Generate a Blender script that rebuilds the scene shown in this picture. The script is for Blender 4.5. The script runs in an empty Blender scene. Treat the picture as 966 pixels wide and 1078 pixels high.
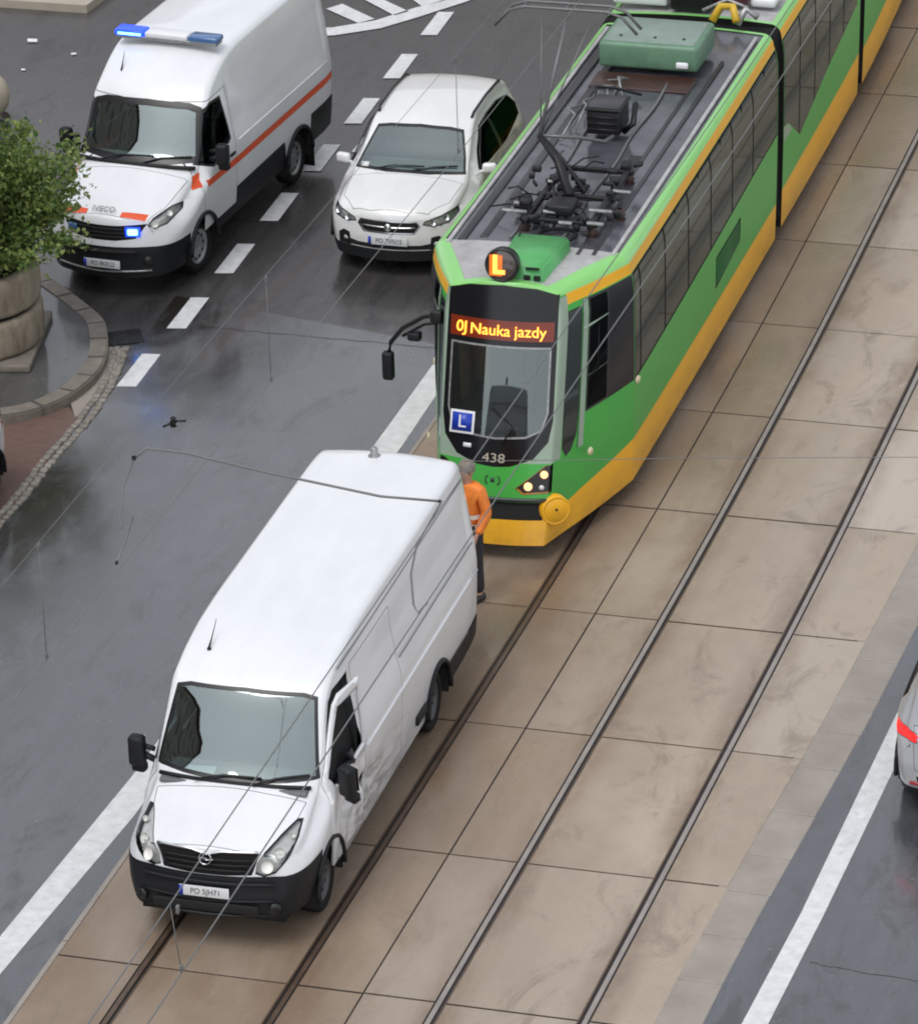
import bpy, bmesh, math, random
import numpy as np
from mathutils import Vector, Matrix, Euler
random.seed(7); rng = np.random.default_rng(7)
SC = bpy.context.scene
COL = SC.collection
R = math.radians

# ------------------------------------------------------------------ materials
def new_mat(name):
    m = bpy.data.materials.new(name); m.use_nodes = True
    nt = m.node_tree; b = nt.nodes['Principled BSDF']
    return m, nt, b

def N(nt, t, **kw):
    n = nt.nodes.new(t)
    for k, v in kw.items():
        if k in n.inputs: n.inputs[k].default_value = v
        else: setattr(n, k, v)
    return n

def ramp(nt, src, stops):
    r = nt.nodes.new('ShaderNodeValToRGB')
    e = r.color_ramp.elements
    while len(e) < len(stops): e.new(0.5)
    for i, (p, c) in enumerate(stops):
        e[i].position = p
        e[i].color = (c, c, c, 1) if isinstance(c, (int, float)) else (*c, 1)
    nt.links.new(src, r.inputs['Fac'])
    return r.outputs['Color']

def noise(nt, scale, detail=4, rough=.55, stretch=(1, 1, 1), coord='Object', dist=0.0):
    tc = nt.nodes.new('ShaderNodeTexCoord'); mp = nt.nodes.new('ShaderNodeMapping')
    mp.inputs['Scale'].default_value = stretch
    nt.links.new(tc.outputs[coord], mp.inputs['Vector'])
    n = nt.nodes.new('ShaderNodeTexNoise')
    n.inputs['Scale'].default_value = scale; n.inputs['Detail'].default_value = detail
    n.inputs['Roughness'].default_value = rough; n.inputs['Distortion'].default_value = dist
    nt.links.new(mp.outputs['Vector'], n.inputs['Vector'])
    return n.outputs['Fac']

def mixc(nt, fac, a, b, mode='MIX'):
    m = nt.nodes.new('ShaderNodeMix'); m.data_type = 'RGBA'; m.blend_type = mode
    for sock, v in ((m.inputs[0], fac), (m.inputs[6], a), (m.inputs[7], b)):
        if isinstance(v, (int, float)): sock.default_value = v
        elif isinstance(v, tuple): sock.default_value = (*v, 1)
        else: nt.links.new(v, sock)
    return m.outputs[2]

def bump(nt, b, h, strength=.2, dist=.02):
    n = nt.nodes.new('ShaderNodeBump'); n.inputs['Strength'].default_value = strength
    n.inputs['Distance'].default_value = dist
    nt.links.new(h, n.inputs['Height']); nt.links.new(n.outputs['Normal'], b.inputs['Normal'])

def simple(name, col, rough=.5, metal=0., var=.12, vscale=6., coat=0., spec=.5, bmp=0., bscale=60.):
    m, nt, b = new_mat(name)
    c2 = tuple(x * (1 - var) for x in col)
    b.inputs['Roughness'].default_value = rough; b.inputs['Metallic'].default_value = metal
    b.inputs['Coat Weight'].default_value = coat; b.inputs['Coat Roughness'].default_value = .06
    b.inputs['Specular IOR Level'].default_value = spec
    f = ramp(nt, noise(nt, vscale, 5), [(.3, 0.), (.7, 1.)])
    nt.links.new(mixc(nt, f, c2, col), b.inputs['Base Color'])
    if bmp: bump(nt, b, noise(nt, bscale, 3), bmp, .01)
    return m

def paint(name, col, rough=.28, coat=.6, dirt=(.25, .22, .19), dirt_z=.9, dirt_amt=.35, scrape=False):
    """car paint, two-sided (inner faces coloured dark), road film low on the body"""
    m, nt, b = new_mat(name)
    b.inputs['Roughness'].default_value = rough
    b.inputs['Coat Weight'].default_value = coat; b.inputs['Coat Roughness'].default_value = .05
    base = mixc(nt, ramp(nt, noise(nt, 2.2, 6, .65, (1, .4, 1)), [(.34, 0.), (.66, 1.)]), tuple(c * .92 for c in col), col)
    tc = nt.nodes.new('ShaderNodeTexCoord'); sp = nt.nodes.new('ShaderNodeSeparateXYZ')
    nt.links.new(tc.outputs['Object'], sp.inputs[0])
    mr = N(nt, 'ShaderNodeMapRange'); mr.inputs[1].default_value = dirt_z; mr.inputs[2].default_value = .3
    nt.links.new(sp.outputs['Z'], mr.inputs[0])
    d = N(nt, 'ShaderNodeMath', operation='MULTIPLY')
    nt.links.new(mr.outputs[0], d.inputs[0])
    nt.links.new(ramp(nt, noise(nt, 5., 6, .7, (1, .5, 1)), [(.3, .1), (.75, dirt_amt * 1.6)]), d.inputs[1])
    base = mixc(nt, d.outputs[0], base, dirt)
    if scrape:
        mm = None
        y1 = N(nt, 'ShaderNodeMapRange'); y1.inputs[1].default_value = 1.2; y1.inputs[2].default_value = 2.0
        y2 = N(nt, 'ShaderNodeMapRange'); y2.inputs[1].default_value = 4.0; y2.inputs[2].default_value = 3.0
        z1 = N(nt, 'ShaderNodeMapRange'); z1.inputs[1].default_value = 1.0; z1.inputs[2].default_value = .75
        x1 = N(nt, 'ShaderNodeMapRange'); x1.inputs[1].default_value = .7; x1.inputs[2].default_value = .8
        for a, s in ((y1, 'Y'), (y2, 'Y'), (z1, 'Z'), (x1, 'X')):
            nt.links.new(sp.outputs[s], a.inputs[0])
            if mm is None: mm = a.outputs[0]
            else:
                k = N(nt, 'ShaderNodeMath', operation='MULTIPLY')
                nt.links.new(mm, k.inputs[0]); nt.links.new(a.outputs[0], k.inputs[1]); mm = k.outputs[0]
        k = N(nt, 'ShaderNodeMath', operation='MULTIPLY')
        nt.links.new(mm, k.inputs[0])
        nt.links.new(ramp(nt, noise(nt, 7., 5, .6, (1, .35, 1.8)), [(.46, 0.), (.62, .75)]), k.inputs[1])
        base = mixc(nt, k.outputs[0], base, (.17, .16, .16))
    g = nt.nodes.new('ShaderNodeNewGeometry')
    base = mixc(nt, g.outputs['Backfacing'], base, (.03, .03, .032))
    nt.links.new(base, b.inputs['Base Color'])
    return m

def glass(name, tint=(.35, .42, .42), refl=.10, rough=.02, fres=1.):
    """thin window glass: tinted see-through plus mirror reflection"""
    m, nt, b = new_mat(name)
    nt.nodes.remove(b)
    out = nt.nodes['Material Output']
    t = N(nt, 'ShaderNodeBsdfTransparent'); t.inputs[0].default_value = (*tint, 1)
    g = N(nt, 'ShaderNodeBsdfGlossy'); g.inputs['Roughness'].default_value = rough
    g.inputs[0].default_value = (.86, .98, .97, 1)
    f = N(nt, 'ShaderNodeFresnel'); f.inputs[0].default_value = 1.5
    a = N(nt, 'ShaderNodeMath', operation='ADD'); a.use_clamp = True; a.inputs[1].default_value = refl
    fm = N(nt, 'ShaderNodeMath', operation='MULTIPLY'); fm.inputs[1].default_value = fres
    nt.links.new(f.outputs[0], fm.inputs[0]); nt.links.new(fm.outputs[0], a.inputs[0])
    mx = N(nt, 'ShaderNodeMixShader')
    nt.links.new(a.outputs[0], mx.inputs[0]); nt.links.new(t.outputs[0], mx.inputs[1]); nt.links.new(g.outputs[0], mx.inputs[2])
    nt.links.new(mx.outputs[0], out.inputs[0])
    return m

def emit(name, col, strength, base=(.02, .02, .02)):
    m, nt, b = new_mat(name)
    b.inputs['Base Color'].default_value = (*base, 1)
    b.inputs['Emission Color'].default_value = (*col, 1); b.inputs['Emission Strength'].default_value = strength
    b.inputs['Roughness'].default_value = .2
    return m

M = {}
M['white'] = paint('white_paint', (.80, .81, .83))
M['white_scraped'] = paint('scraped_white_paint', (.80, .81, .83), scrape=True, dirt_amt=.45)
M['car_white'] = paint('pearl_white_paint', (.80, .80, .79), coat=.9, dirt_z=.6)
M['silver'] = paint('silver_paint', (.38, .39, .41), rough=.3, coat=.9, dirt_z=.6)
M['black_plastic'] = simple('black_plastic', (.013, .014, .016), .5, spec=.28, bmp=.15, bscale=150)
M['dark_trim'] = simple('dark_trim', (.012, .012, .013), .3)
M['rubber'] = simple('tyre_rubber', (.011, .011, .011), .75, spec=.25, bmp=.3, bscale=80)
M['steel_rim'] = simple('steel_rim', (.32, .33, .34), .38, .6)
M['dark_rim'] = simple('dark_rim', (.10, .10, .105), .45, .4)
M['chrome'] = simple('chrome', (.75, .76, .78), .12, 1., var=.03)
M['lamp_chrome'] = simple('lamp_reflector', (.78, .78, .77), .3, .25, var=.3, vscale=14)
M['lamp_clear'] = glass('lamp_cover', (.97, .97, .97), .02, .02, .6)
M['amber'] = simple('amber_lens', (.55, .2, .03), .2, coat=.5)
M['glass_front'] = glass('windscreen_glass', (.72, .88, .86), .21)
M['glass_cab'] = glass('tram_windscreen_glass', (.50, .54, .55), .09)
M['glass_dark'] = glass('tinted_glass', (.14, .15, .16), .0, .03, .16)
M['glass_tram'] = glass('tram_window_glass', (.12, .11, .115), .03, .06)
M['interior'] = simple('cabin_grey', (.30, .32, .32), .7, var=.3, vscale=3)
M['dash'] = simple('dash_grey', (.17, .18, .185), .6, var=.4, vscale=5)
M['seat_cloth'] = simple('seat_cloth', (.035, .04, .045), .9)
M['under'] = simple('underbody', (.008, .008, .008), .8)
M['gap'] = simple('panel_gap', (.02, .02, .022), .6)
M['plate'] = simple('plate_white', (.68, .69, .70), .4, var=.06)
M['plate_ink'] = simple('plate_ink', (.03, .03, .035), .5)
M['red_line'] = simple('red_tape', (.82, .105, .03), .4)
M['seal_black'] = simple('window_seal', (.007, .007, .008), .7, spec=.15)
M['tail_red'] = emit('tail_lamp_red', (1., .015, .015), 1.1, (.5, .01, .01))
M['tram_green'] = paint('tram_green', (.045, .40, .050), rough=.4, coat=.25, dirt=(.12, .16, .07), dirt_z=1.4, dirt_amt=.18)
M['tram_lime'] = paint('tram_light_green', (.25, .62, .17), rough=.35, coat=.5, dirt_amt=.1)
M['tram_yellow'] = paint('tram_yellow', (.90, .45, .010), rough=.42, coat=.2, dirt=(.30, .15, .03), dirt_z=.62, dirt_amt=.4)
M['tram_edge'] = paint('tram_pillar_grey_green', (.29, .38, .29), rough=.35, coat=.3, dirt_amt=.2)
M['tram_black'] = simple('tram_black_mask', (.008, .008, .010), .16, spec=.35)
M['tram_roof'] = simple('tram_roof_grey', (.11, .11, .13), .18, var=.5, vscale=2.2, bmp=.12, bscale=14)
M['tram_roof_light'] = simple('tram_roof_pale', (.48, .47, .47), .6, var=.3, vscale=5, bmp=.4, bscale=25)
M['tram_roof_dark'] = simple('tram_roof_dark', (.04, .04, .047), .3, var=.3, vscale=3)
M['iron'] = simple('black_iron', (.022, .022, .024), .5, .3, var=.4, vscale=20)
M['galv'] = simple('galvanised_steel', (.42, .42, .42), .45, .6, var=.4, vscale=18)
M['cable'] = simple('overhead_cable', (.17, .17, .17), .5, .1)
M['brown_insul'] = simple('brown_insulator', (.06, .025, .02), .35, var=.3)
M['box_green'] = simple('roof_box_green', (.10, .42, .13), .4, var=.15, vscale=4)
M['box_dkgreen'] = simple('roof_box_dark_green', (.14, .27, .17), .38, var=.25, vscale=5)
M['amber_led'] = emit('amber_led', (1., .33, .03), 2.2)
M['led_glow'] = emit('display_panel', (1., .08, .0), .07, (.05, .01, .005))
M['orange_lamp'] = emit('orange_lamp', (1., .36, .05), 1.7)
M['orange_panel'] = emit('orange_panel', (1., .22, .02), .42, (.3, .06, .01))
M['headlight_on'] = emit('lit_headlight', (1., .52, .24), 1.15)
M['blue_on'] = emit('blue_beacon_on', (.01, .04, 1.), 1.7, (.01, .03, .6))
M['blue_core'] = emit('blue_beacon_core', (.16, .55, 1.), 3., (.02, .05, .6))
M['blue_off'] = simple('blue_beacon_off', (.07, .16, .36), .15, coat=.7)
M['sign_blue'] = simple('sign_blue', (.012, .05, .45), .3)
M['sign_white'] = simple('sign_white', (.78, .79, .8), .35, var=.05)
M['paper'] = simple('paper', (.8, .81, .82), .7, var=.05)

# ------------------------------------------------------------------ objects
def put(o, parent=None):
    COL.objects.link(o)
    if parent is not None: o.parent = parent
    return o

def tag(o, label=None, cat=None, group=None, kind=None):
    if label: o['label'] = label
    if cat: o['category'] = cat
    if group: o['group'] = group
    if kind: o['kind'] = kind
    return o

def empty(name, loc=(0, 0, 0), rz=0.):
    o = bpy.data.objects.new(name, None); put(o)
    o.location = loc; o.rotation_euler = (0, 0, rz); o.empty_display_size = .2
    return o

def mesh_obj(name, bm, mats, parent=None, smooth=True, angle=None):
    me = bpy.data.meshes.new(name)
    if angle is not None:
        for e in bm.edges:
            if len(e.link_faces) == 2 and e.calc_face_angle(0) > angle: e.smooth = False
    bm.to_mesh(me); bm.free()
    for p in me.polygons: p.use_smooth = smooth
    for m in (mats if isinstance(mats, (list, tuple)) else [mats]): me.materials.append(M[m] if isinstance(m, str) else m)
    return put(bpy.data.objects.new(name, me), parent)

def fine(a, b, s): return list(np.arange(a, b + 1e-6, s))
def B(): return bmesh.new()

def add_bm(dst, src, mi=0):
    vm = {}
    for v in src.verts: vm[v] = dst.verts.new(v.co)
    for f in src.faces:
        try:
            g = dst.faces.new([vm[v] for v in f.verts]); g.material_index = f.material_index or mi; g.smooth = f.smooth
        except ValueError: pass
    src.free()

def box(bm, c, s, rot=None, bev=0., seg=2, mi=0):
    t = bmesh.new(); bmesh.ops.create_cube(t, size=1)
    bmesh.ops.scale(t, vec=s, verts=t.verts)
    if bev: bmesh.ops.bevel(t, geom=t.edges[:], offset=bev, segments=seg, affect='EDGES', profile=.5)
    if rot: bmesh.ops.rotate(t, cent=(0, 0, 0), matrix=Euler(rot).to_matrix(), verts=t.verts)
    bmesh.ops.translate(t, vec=c, verts=t.verts)
    for f in t.faces: f.material_index = mi
    add_bm(bm, t, mi)

def frame_of(d):
    d = Vector(d).normalized()
    a = Vector((0, 0, 1)) if abs(d.z) < .9 else Vector((1, 0, 0))
    u = a.cross(d).normalized(); return u, d.cross(u), d

def tube(bm, pts, r, seg=8, mi=0, closed=False):
    pts = [Vector(p) for p in pts]; n = len(pts); rings = []
    rs = r if isinstance(r, (list, tuple)) else [r] * n
    for i, p in enumerate(pts):
        if closed: d = pts[(i + 1) % n] - pts[i - 1]
        else: d = pts[min(i + 1, n - 1)] - pts[max(i - 1, 0)]
        u, v, _ = frame_of(d)
        rings.append([bm.verts.new(p + (u * math.cos(a) + v * math.sin(a)) * rs[i]) for a in [2 * math.pi * k / seg for k in range(seg)]])
    for i in range(n if closed else n - 1):
        a, b = rings[i], rings[(i + 1) % n]
        for k in range(seg):
            f = bm.faces.new((a[k], a[(k + 1) % seg], b[(k + 1) % seg], b[k])); f.material_index = mi; f.smooth = True
    if not closed:
        for q in (rings[0][::-1], rings[-1]):
            f = bm.faces.new(q); f.material_index = mi

def lathe(bm, prof, c=(0, 0, 0), axis=(0, 0, 1), seg=32, mi=0):
    """prof: list of (radius, height along the axis)"""
    u, v, d = frame_of(axis); c = Vector(c); rings = []
    for r, h in prof:
        if r < 1e-5: rings.append([bm.verts.new(c + d * h)])
        else: rings.append([bm.verts.new(c + d * h + (u * math.cos(a) + v * math.sin(a)) * r) for a in [2 * math.pi * k / seg for k in range(seg)]])
    for a, b in zip(rings, rings[1:]):
        for k in range(seg):
            if len(a) == 1 and len(b) == 1: continue
            if len(a) == 1: q = (a[0], b[(k + 1) % seg], b[k])
            elif len(b) == 1: q = (a[k], a[(k + 1) % seg], b[0])
            else: q = (a[k], a[(k + 1) % seg], b[(k + 1) % seg], b[k])
            f = bm.faces.new(q); f.material_index = mi

def prism(bm, poly, z0, z1, mi=0):
    """vertical prism over a ground polygon (x, y)"""
    lo = [bm.verts.new((x, y, z0)) for x, y in poly]; hi = [bm.verts.new((x, y, z1)) for x, y in poly]
    n = len(poly)
    fs = [bm.faces.new(hi), bm.faces.new(lo[::-1])]
    for i in range(n): fs.append(bm.faces.new((lo[i], lo[(i + 1) % n], hi[(i + 1) % n], hi[i])))
    for f in fs: f.material_index = mi
    bmesh.ops.recalc_face_normals(bm, faces=fs)

def sheet(bm, poly, z, mi=0):
    f = bm.faces.new([bm.verts.new((x, y, z)) for x, y in poly])
    f.normal_update()
    if f.normal.z < 0: f.normal_flip()
    f.material_index = mi
    return f

def text_part(name, body, size, loc, rot, mat, parent, extrude=.003, sx=1., align='CENTER', bold=0.):
    cu = bpy.data.curves.new(name, 'FONT'); cu.body = body; cu.size = size; cu.extrude = extrude; cu.offset = bold
    cu.align_x = align; cu.align_y = 'CENTER'
    t = bpy.data.objects.new(name + '_src', cu); COL.objects.link(t)
    dg = bpy.context.evaluated_depsgraph_get()
    me = bpy.data.meshes.new_from_object(t.evaluated_get(dg))
    bpy.data.objects.remove(t)
    me.name = name
    me.materials.clear(); me.materials.append(M[mat])
    o = bpy.data.objects.new(name, me); put(o, parent)
    o.location = loc; o.rotation_euler = rot; o.scale = (sx, 1, 1)
    return o

# ------------------------------------------------------------------ lofted vehicle bodies
def pchip(keys, ys):
    k = np.array(keys, float); x, y = k[:, 0], k[:, 1]
    if len(x) == 1: return np.full(len(ys), y[0])
    h = np.diff(x); d = np.diff(y) / h; m = np.zeros(len(x))
    m[0], m[-1] = d[0], d[-1]
    for i in range(1, len(x) - 1):
        if d[i - 1] * d[i] > 0:
            w1, w2 = 2 * h[i] + h[i - 1], h[i] + 2 * h[i - 1]
            m[i] = (w1 + w2) / (w1 / d[i - 1] + w2 / d[i])
    ys = np.clip(np.asarray(ys, float), x[0], x[-1])
    i = np.clip(np.searchsorted(x, ys, side='right') - 1, 0, len(x) - 2)
    t = (ys - x[i]) / h[i]
    return ((2 * t**3 - 3 * t**2 + 1) * y[i] + (t**3 - 2 * t**2 + t) * h[i] * m[i] + (-2 * t**3 + 3 * t**2) * y[i + 1] + (t**3 - t**2) * h[i] * m[i + 1])

def loft_body(k, ys, ns=16, nc=6, ntp=8, rake=lambda z: 0., Lr=.6, rear_rake=lambda z: 0., Lrr=.4):
    """k: key curves zt zb w zbelt tum rc crown kc tuck along y; returns a bmesh shell"""
    ys = np.array(sorted(set(np.round(ys, 4)))); L = ys[-1]
    g = {n: pchip(v, ys) for n, v in k.items()}
    secs = []
    for i, y in enumerate(ys):
        zt, zb, w, zbelt, tum, rc, crown, tuck = (g[n][i] for n in ('zt', 'zb', 'w', 'zbelt', 'tum', 'rc', 'crown', 'tuck'))
        zs = zt - crown - rc; zbelt = min(zbelt, zs - .02)
        pts = []
        for j in range(ns):
            z = zb + (zs - zb) * j / (ns - 1)
            if z <= zbelt: x = w - tuck * (1 - (z - zb) / (zbelt - zb)) ** 2
            else: x = w - tum * ((z - zbelt) / (zs - zbelt)) ** 1.25
            pts.append((x, z))
        xs = pts[-1][0]
        for j in range(1, nc + 1):
            a = math.pi / 2 * j / nc
            pts.append((xs - rc + rc * math.cos(a), zs + rc * math.sin(a)))
        xt = xs - rc
        for j in range(1, ntp + 1):
            x = xt * (1 - j / ntp); pts.append((x, zt - crown * (x / xt) ** 2))
        secs.append(pts)
    n = len(secs[0]); bm = bmesh.new()
    def yp(i, x, z):
        y = ys[i]
        return y + rake(z) * max(0, 1 - y / Lr) + g['kc'][i] * (x / g['w'][i]) ** 2 + rear_rake(z) * max(0, 1 - (L - y) / Lrr)
    grid = []
    for i in range(len(ys)):
        row = [bm.verts.new((x, yp(i, x, z), z)) for x, z in secs[i]]
        rowm = [bm.verts.new((-x, yp(i, x, z), z)) for x, z in secs[i][:-1]]
        grid.append(row + rowm[::-1])
    m = 2 * n - 1
    for a, b in zip(grid, grid[1:]):
        for j in range(m - 1): bm.faces.new((a[j], b[j], b[j + 1], a[j + 1]))
    for end in (0, len(ys) - 1):
        pts = secs[end]; T = pts[ns - 1:]; nt_ = len(T)
        fx = [p[0] / T[0][0] for p in T]
        rows = []
        for j in range(ns - 1):
            xj, zj = pts[j]
            xsx = [xj * f for f in fx]; xsx = xsx + [-x for x in xsx[-2::-1]]
            rows.append([bm.verts.new((x, yp(end, x, zj), zj)) for x in xsx])
        tp = T + [(-x, z) for x, z in T[-2::-1]]
        rows.append([bm.verts.new((x, yp(end, x, z), z)) for x, z in tp])
        for a, b in zip(rows, rows[1:]):
            for c in range(len(a) - 1):
                bm.faces.new((a[c], a[c + 1], b[c + 1], b[c]) if end else (a[c], b[c], b[c + 1], a[c + 1]))
    bmesh.ops.remove_doubles(bm, verts=bm.verts, dist=1e-4)
    bmesh.ops.recalc_face_normals(bm, faces=bm.faces)
    # make sure normals look outwards
    f = max(bm.faces, key=lambda f: f.calc_center_median().z)
    f.normal_update()
    if f.normal.z < 0: bmesh.ops.reverse_faces(bm, faces=bm.faces)
    bm.normal_update()
    return bm

CUTS = {}
def split_off(bm, chosen):
    nb = bmesh.new(); vm = {}
    for f in chosen:
        vs = []
        for v in f.verts:
            if v not in vm: vm[v] = nb.verts.new(v.co)
            vs.append(vm[v])
        q = nb.faces.new(vs); q.smooth = True; q.material_index = f.material_index
    bmesh.ops.delete(bm, geom=chosen, context='FACES')
    bm.normal_update(); nb.normal_update()
    return nb

def in_poly(u, v, P):
    c = False; n = len(P)
    for i in range(n):
        (x1, y1), (x2, y2) = P[i], P[i - 1]
        if (y1 > v) != (y2 > v) and u < (x2 - x1) * (v - y1) / (y2 - y1) + x1: c = not c
    return c

AX = {'x': (Vector((0, 1, 0)), Vector((0, 0, 1)), Vector((1, 0, 0))),
      'y': (Vector((1, 0, 0)), Vector((0, 0, 1)), Vector((0, 1, 0))),
      'z': (Vector((1, 0, 0)), Vector((0, 1, 0)), Vector((0, 0, 1)))}

def cut(bm, P, axis='x', sgn=1, nmin=.1, lim=None, take=True):
    """split the part of the surface inside outline P (seen along axis) off the body as a new bmesh"""
    u, v, d = AX[axis] if isinstance(axis, str) else axis
    us = [p[0] for p in P]; vs = [p[1] for p in P]
    U0, U1, V0, V1 = min(us), max(us), min(vs), max(vs)
    fs = []
    for f in bm.faces:
        if f.normal.dot(d) * sgn < nmin: continue
        if lim and not lim(f.calc_center_median()): continue
        a = [x.co.dot(u) for x in f.verts]; b = [x.co.dot(v) for x in f.verts]
        if max(a) < U0 or min(a) > U1 or max(b) < V0 or min(b) > V1: continue
        fs.append(f)
    n = len(P)
    for i in range(n):
        p, q = P[i], P[(i + 1) % n]
        e = u * (q[0] - p[0]) + v * (q[1] - p[1])
        if e.length < 1e-6: continue
        co = u * p[0] + v * p[1]; no = d.cross(e).normalized()
        geom = list({x for f in fs for x in f.verts}) + list({x for f in fs for x in f.edges}) + fs
        r = bmesh.ops.bisect_plane(bm, geom=geom, dist=1e-5, plane_co=co, plane_no=no)
        fs = [x for x in r['geom'] if isinstance(x, bmesh.types.BMFace)]
    ch = []
    for f in fs:
        c = f.calc_center_median()
        if in_poly(c.dot(u), c.dot(v), P): ch.append(f)
    if not ch: print('EMPTY CUT', P[:3], axis, sgn); nb = bmesh.new(); CUTS[nb] = (P, axis); return nb
    nb = split_off(bm, ch); CUTS[nb] = (P, axis)
    return nb

def slab_cut(bm, planes, pred):
    """cut by whole planes [(co, no)] then split off the faces whose centre satisfies pred"""
    for co, no in planes:
        bmesh.ops.bisect_plane(bm, geom=bm.verts[:] + bm.edges[:] + bm.faces[:], dist=1e-5, plane_co=co, plane_no=no)
    bm.normal_update()
    ch = [f for f in bm.faces if pred(f.calc_center_median(), f.normal)]
    return split_off(bm, ch)

def shrink(P, t):
    n = len(P); area = sum(P[i - 1][0] * P[i][1] - P[i][0] * P[i - 1][1] for i in range(n))
    sg = 1 if area > 0 else -1; out = []
    for i in range(n):
        p0, p1, p2 = Vector(P[i - 1]), Vector(P[i]), Vector(P[(i + 1) % n])
        e1, e2 = (p1 - p0).normalized(), (p2 - p1).normalized()
        n1, n2 = Vector((-e1.y, e1.x)) * sg, Vector((-e2.y, e2.x)) * sg
        m = n1 + n2; m = m / max(.35, m.dot(m) / 2) if m.length > 1e-6 else n1
        out.append(tuple(p1 + m * t))
    return out

def rim(bm, t, mi=1):
    """darker border of width t round the outline the piece was cut with"""
    P, axis = CUTS[bm]
    Q = shrink(P, t); u, v, d = AX[axis] if isinstance(axis, str) else axis
    n = len(Q)
    for i in range(n):
        p, q = Q[i], Q[(i + 1) % n]
        e = u * (q[0] - p[0]) + v * (q[1] - p[1])
        if e.length < 1e-6: continue
        bmesh.ops.bisect_plane(bm, geom=bm.verts[:] + bm.edges[:] + bm.faces[:], dist=1e-5, plane_co=u * p[0] + v * p[1], plane_no=d.cross(e).normalized())
    for f in bm.faces:
        c = f.calc_center_median()
        if not in_poly(c.dot(u), c.dot(v), Q): f.material_index = mi
    return bm

def push(bm, dist):
    bm.normal_update()
    mv = [(v, v.normal.copy()) for v in bm.verts]
    for v, n in mv: v.co += n * dist
    return bm

def solid(bm, t):
    bmesh.ops.solidify(bm, geom=bm.faces[:], thickness=t); return bm

def circ(cy, cz, r, a0=0, a1=360, n=20):
    return [(cy + r * math.cos(R(a0 + (a1 - a0) * i / n)), cz + r * math.sin(R(a0 + (a1 - a0) * i / n))) for i in range(n + (0 if a1 - a0 == 360 else 1))]

def mirx(P): return [(-a, b) for a, b in P]

def wheel(parent, x, y, rad, wid, side, rimmat='steel_rim', style='holes', steer=0.):
    """wheel (hub) with tyre and rim as its own pieces; side=+1 faces +x"""
    hub = B(); lathe(hub, [(0, -wid * .45), (rad * .55, -wid * .45), (rad * .58, 0), (rad * .3, wid * .1), (0, wid * .1)], axis=(side, 0, 0), seg=24)
    w = mesh_obj('wheel', hub, 'iron', parent); w.location = (x - side * wid / 2, y, rad); w.rotation_euler = (0, 0, steer)
    t = B(); h = wid / 2
    lathe(t, [(rad * .66, -h * .85), (rad * .8, -h), (rad * .93, -h * .97), (rad * .985, -h * .78), (rad, -h * .4), (rad, h * .4), (rad * .985, h * .78), (rad * .93, h * .97), (rad * .8, h), (rad * .66, h * .85), (rad * .63, h * .6), (rad * .63, -h * .6), (rad * .66, -h * .85)], axis=(side, 0, 0), seg=40)
    mesh_obj('tyre', t, 'rubber', w)
    r_ = B()
    lathe(r_, [(rad * .665, h * .8), (rad * .64, h * .88), (rad * .60, h * .7), (rad * .56, h * .45), (rad * .36, h * .62), (rad * .2, h * .72), (rad * .12, h * .74), (0, h * .76)], axis=(side, 0, 0), seg=40)
    n = 10 if style == 'holes' else 5
    for k in range(n):
        a = 2 * math.pi * k / n
        if style == 'holes':
            lathe(r_, [(0, h * .02), (rad * .065, 0), (rad * .065, -.004)], c=(side * h * .6, math.cos(a) * rad * .47, math.sin(a) * rad * .47), axis=(side, 0, 0), seg=10, mi=1)
        else:
            for da in (-.2, .2):
                tube(r_, [(side * h * .72, math.cos(a + da * .2) * rad * .12, math.sin(a + da * .2) * rad * .12), (side * h * .8, math.cos(a + da) * rad * .62, math.sin(a + da) * rad * .62)], rad * .045, 6)
    for k in range(5):
        a = 2 * math.pi * k / 5
        lathe(r_, [(rad * .03, h * .7), (rad * .03, h * .82), (0, h * .84)], c=(0, math.cos(a) * rad * .2, math.sin(a) * rad * .2), axis=(side, 0, 0), seg=6)
    bmesh.ops.recalc_face_normals(r_, faces=r_.faces)
    mesh_obj('rim', r_, [rimmat, 'under'], w)
    return w

def arch_liner(parent, y, z, r, hw, depth=.34):
    for s in (1, -1):
        b = B()
        pr = [(y + r * math.cos(R(a)), z + r * math.sin(R(a))) for a in range(-15, 196, 15)]
        a_ = [b.verts.new((s * (hw - .015), p, q)) for p, q in pr]; c_ = [b.verts.new((s * (hw - depth), p, q)) for p, q in pr]
        for i in range(len(pr) - 1): b.faces.new((a_[i], a_[i + 1], c_[i + 1], c_[i]))
        b.faces.new(c_)
        mesh_obj('wheel_arch', b, 'under', parent)
EXPO = .84
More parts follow.
